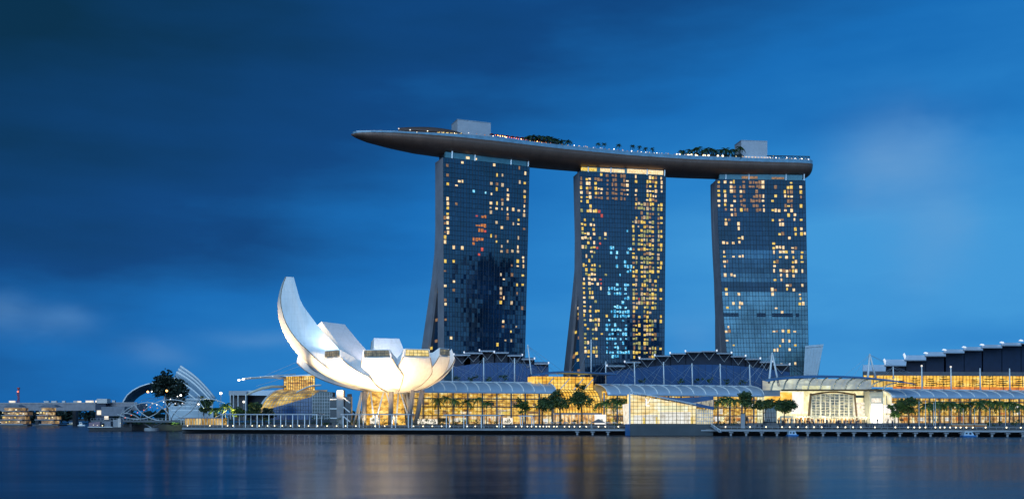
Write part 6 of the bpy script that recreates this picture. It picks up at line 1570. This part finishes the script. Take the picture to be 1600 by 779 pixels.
# ------------------------------------------------------------------ people on the promenade
def person_mesh(pose, seed):
    r_ = random.Random(seed); me = bpy.data.meshes.new('person'); st_ = pose
    V = [(0, 0, .95), (0, 0, 1.18), (0, 0, 1.42), (0, 0, 1.52), (0, -.01, 1.62), (0, -.01, 1.74),
         (-.10, 0, .90), (-.11, -.10 * st_, .50), (-.11, .04 * st_, .07), (-.11, -.12 + .04 * st_, .03),
         (.10, 0, .90), (.11, .10 * st_, .50), (.11, .22 * st_, .08), (.11, .08 * st_, .03),
         (-.19, 0, 1.40), (-.25, .05 * st_, 1.12), (-.26, -.10 * st_, .86), (.19, 0, 1.40), (.25, -.05 * st_, 1.12), (.26, -.14 * st_, .86)]
    Ed = [(0, 1), (1, 2), (2, 3), (3, 4), (4, 5), (0, 6), (6, 7), (7, 8), (8, 9), (0, 10), (10, 11), (11, 12), (12, 13), (2, 14), (14, 15), (15, 16), (2, 17), (17, 18), (18, 19)]
    rad = [.15, .135, .15, .055, .095, .075, .095, .065, .045, .04, .095, .065, .045, .04, .06, .045, .035, .06, .045, .035]
    me.from_pydata(V, Ed, []); o = bpy.data.objects.new('person_tmp', me); COL.objects.link(o)
    sk_ = o.modifiers.new('skin', 'SKIN'); sub = o.modifiers.new('sub', 'SUBSURF'); sub.levels = 1; sub.render_levels = 1
    for i, sv in enumerate(me.skin_vertices[0].data): sv.radius = (rad[i], rad[i] * .85); sv.use_root = (i == 0)
    dg = bpy.context.evaluated_depsgraph_get(); ev_ = bpy.data.meshes.new_from_object(o.evaluated_get(dg)); ev_.name = 'person'
    COL.objects.unlink(o); bpy.data.objects.remove(o)
    return ev_
kinds = []
for pose, sd_, mm, col_ in ((0.0, 1, skin_m, 'dark'), (1.0, 2, skin_m, 'dark'), (.3, 3, cloth_b, 'blue'), (.8, 4, cloth_w, 'pale')):
    me = person_mesh(pose, sd_); me.materials.clear(); me.materials.append(mm); kinds.append((me, col_))
hair = MB().ball((0, .015, 1.70), .10, 6, 1.05); hair_me = None
def person(loc, kind, rz, label, group):
    global hair_me
    me, col_ = kinds[kind]; o = bpy.data.objects.new('person', me); COL.objects.link(o); o.location = loc; o.rotation_euler = (0, 0, rz)
    tag(o, label % col_, 'person', group)
    if hair_me is None: h_ = hair.build('hair', mat('hair', (.012, .01, .01), .6)); hair_me = h_.data; COL.objects.unlink(h_); bpy.data.objects.remove(h_)
    h_ = bpy.data.objects.new('hair', hair_me); COL.objects.link(h_); h_.parent = o
    return o
r9 = random.Random(77)
for k in range(190):
    px = r9.choice([r9.uniform(1172, 1400), r9.uniform(1215, 1345), r9.uniform(1165, 1400)]); bk = r9.choice([r9.uniform(2.5, 17), r9.uniform(18.2, 24), r9.uniform(18.2, 24)])
    z = DECK if bk < 14 else (DECK + .3 * (int((bk - 14) / 1.2) + 1) + .004 if bk < 17.6 else GZ + .42 * min(3, int((bk - 18) / 2) + 1))
    kd = r9.choice([0, 0, 1, 1, 0, 2, 3])
    person(G(px, edgeY(px) + bk, z), kd, r9.uniform(0, 6.28), 'person in %s clothes within the crowd on the promenade before the entrance hall', 'crowd on the promenade')
for k in range(26):
    px = r9.uniform(1400, 1480); person(G(px, edgeY(px) + r9.uniform(3, 13), DECK), r9.choice([0, 1, 2]), r9.uniform(0, 6.28), 'person in %s clothes strolling below the dense tree and white poles at the right', 'strollers at the right')
for i, (px, bk, kd, lab) in enumerate(((594, 8, 0, 'person in %s clothes walking under the museum pergola'), (753, 9, 3, 'person in %s clothes standing under the short pergola, left of a pair'), (757, 9, 1, 'person in %s clothes standing under the short pergola, right of the pale one'), (783, 5, 3, 'person in %s clothes right of the short pergola, by two bollard lamps'), (792, 6, 0, 'person in %s clothes left of the pale parasols near the white lit panel'), (811, 5, 0, 'person in %s clothes under the smallest pergola'), (535, 8, 1, 'person in %s clothes at the left post of the museum pergola'), (420, 8, 3, 'person in %s clothes under the long pergola'), (640, 5, 0, 'person in %s clothes at the right post of the museum pergola'))):
    person(G(px, edgeY(px) + bk, DECK), kd, r9.uniform(0, 6.28), lab, 'strollers on the promenade')
bpy.context.view_layer.update()
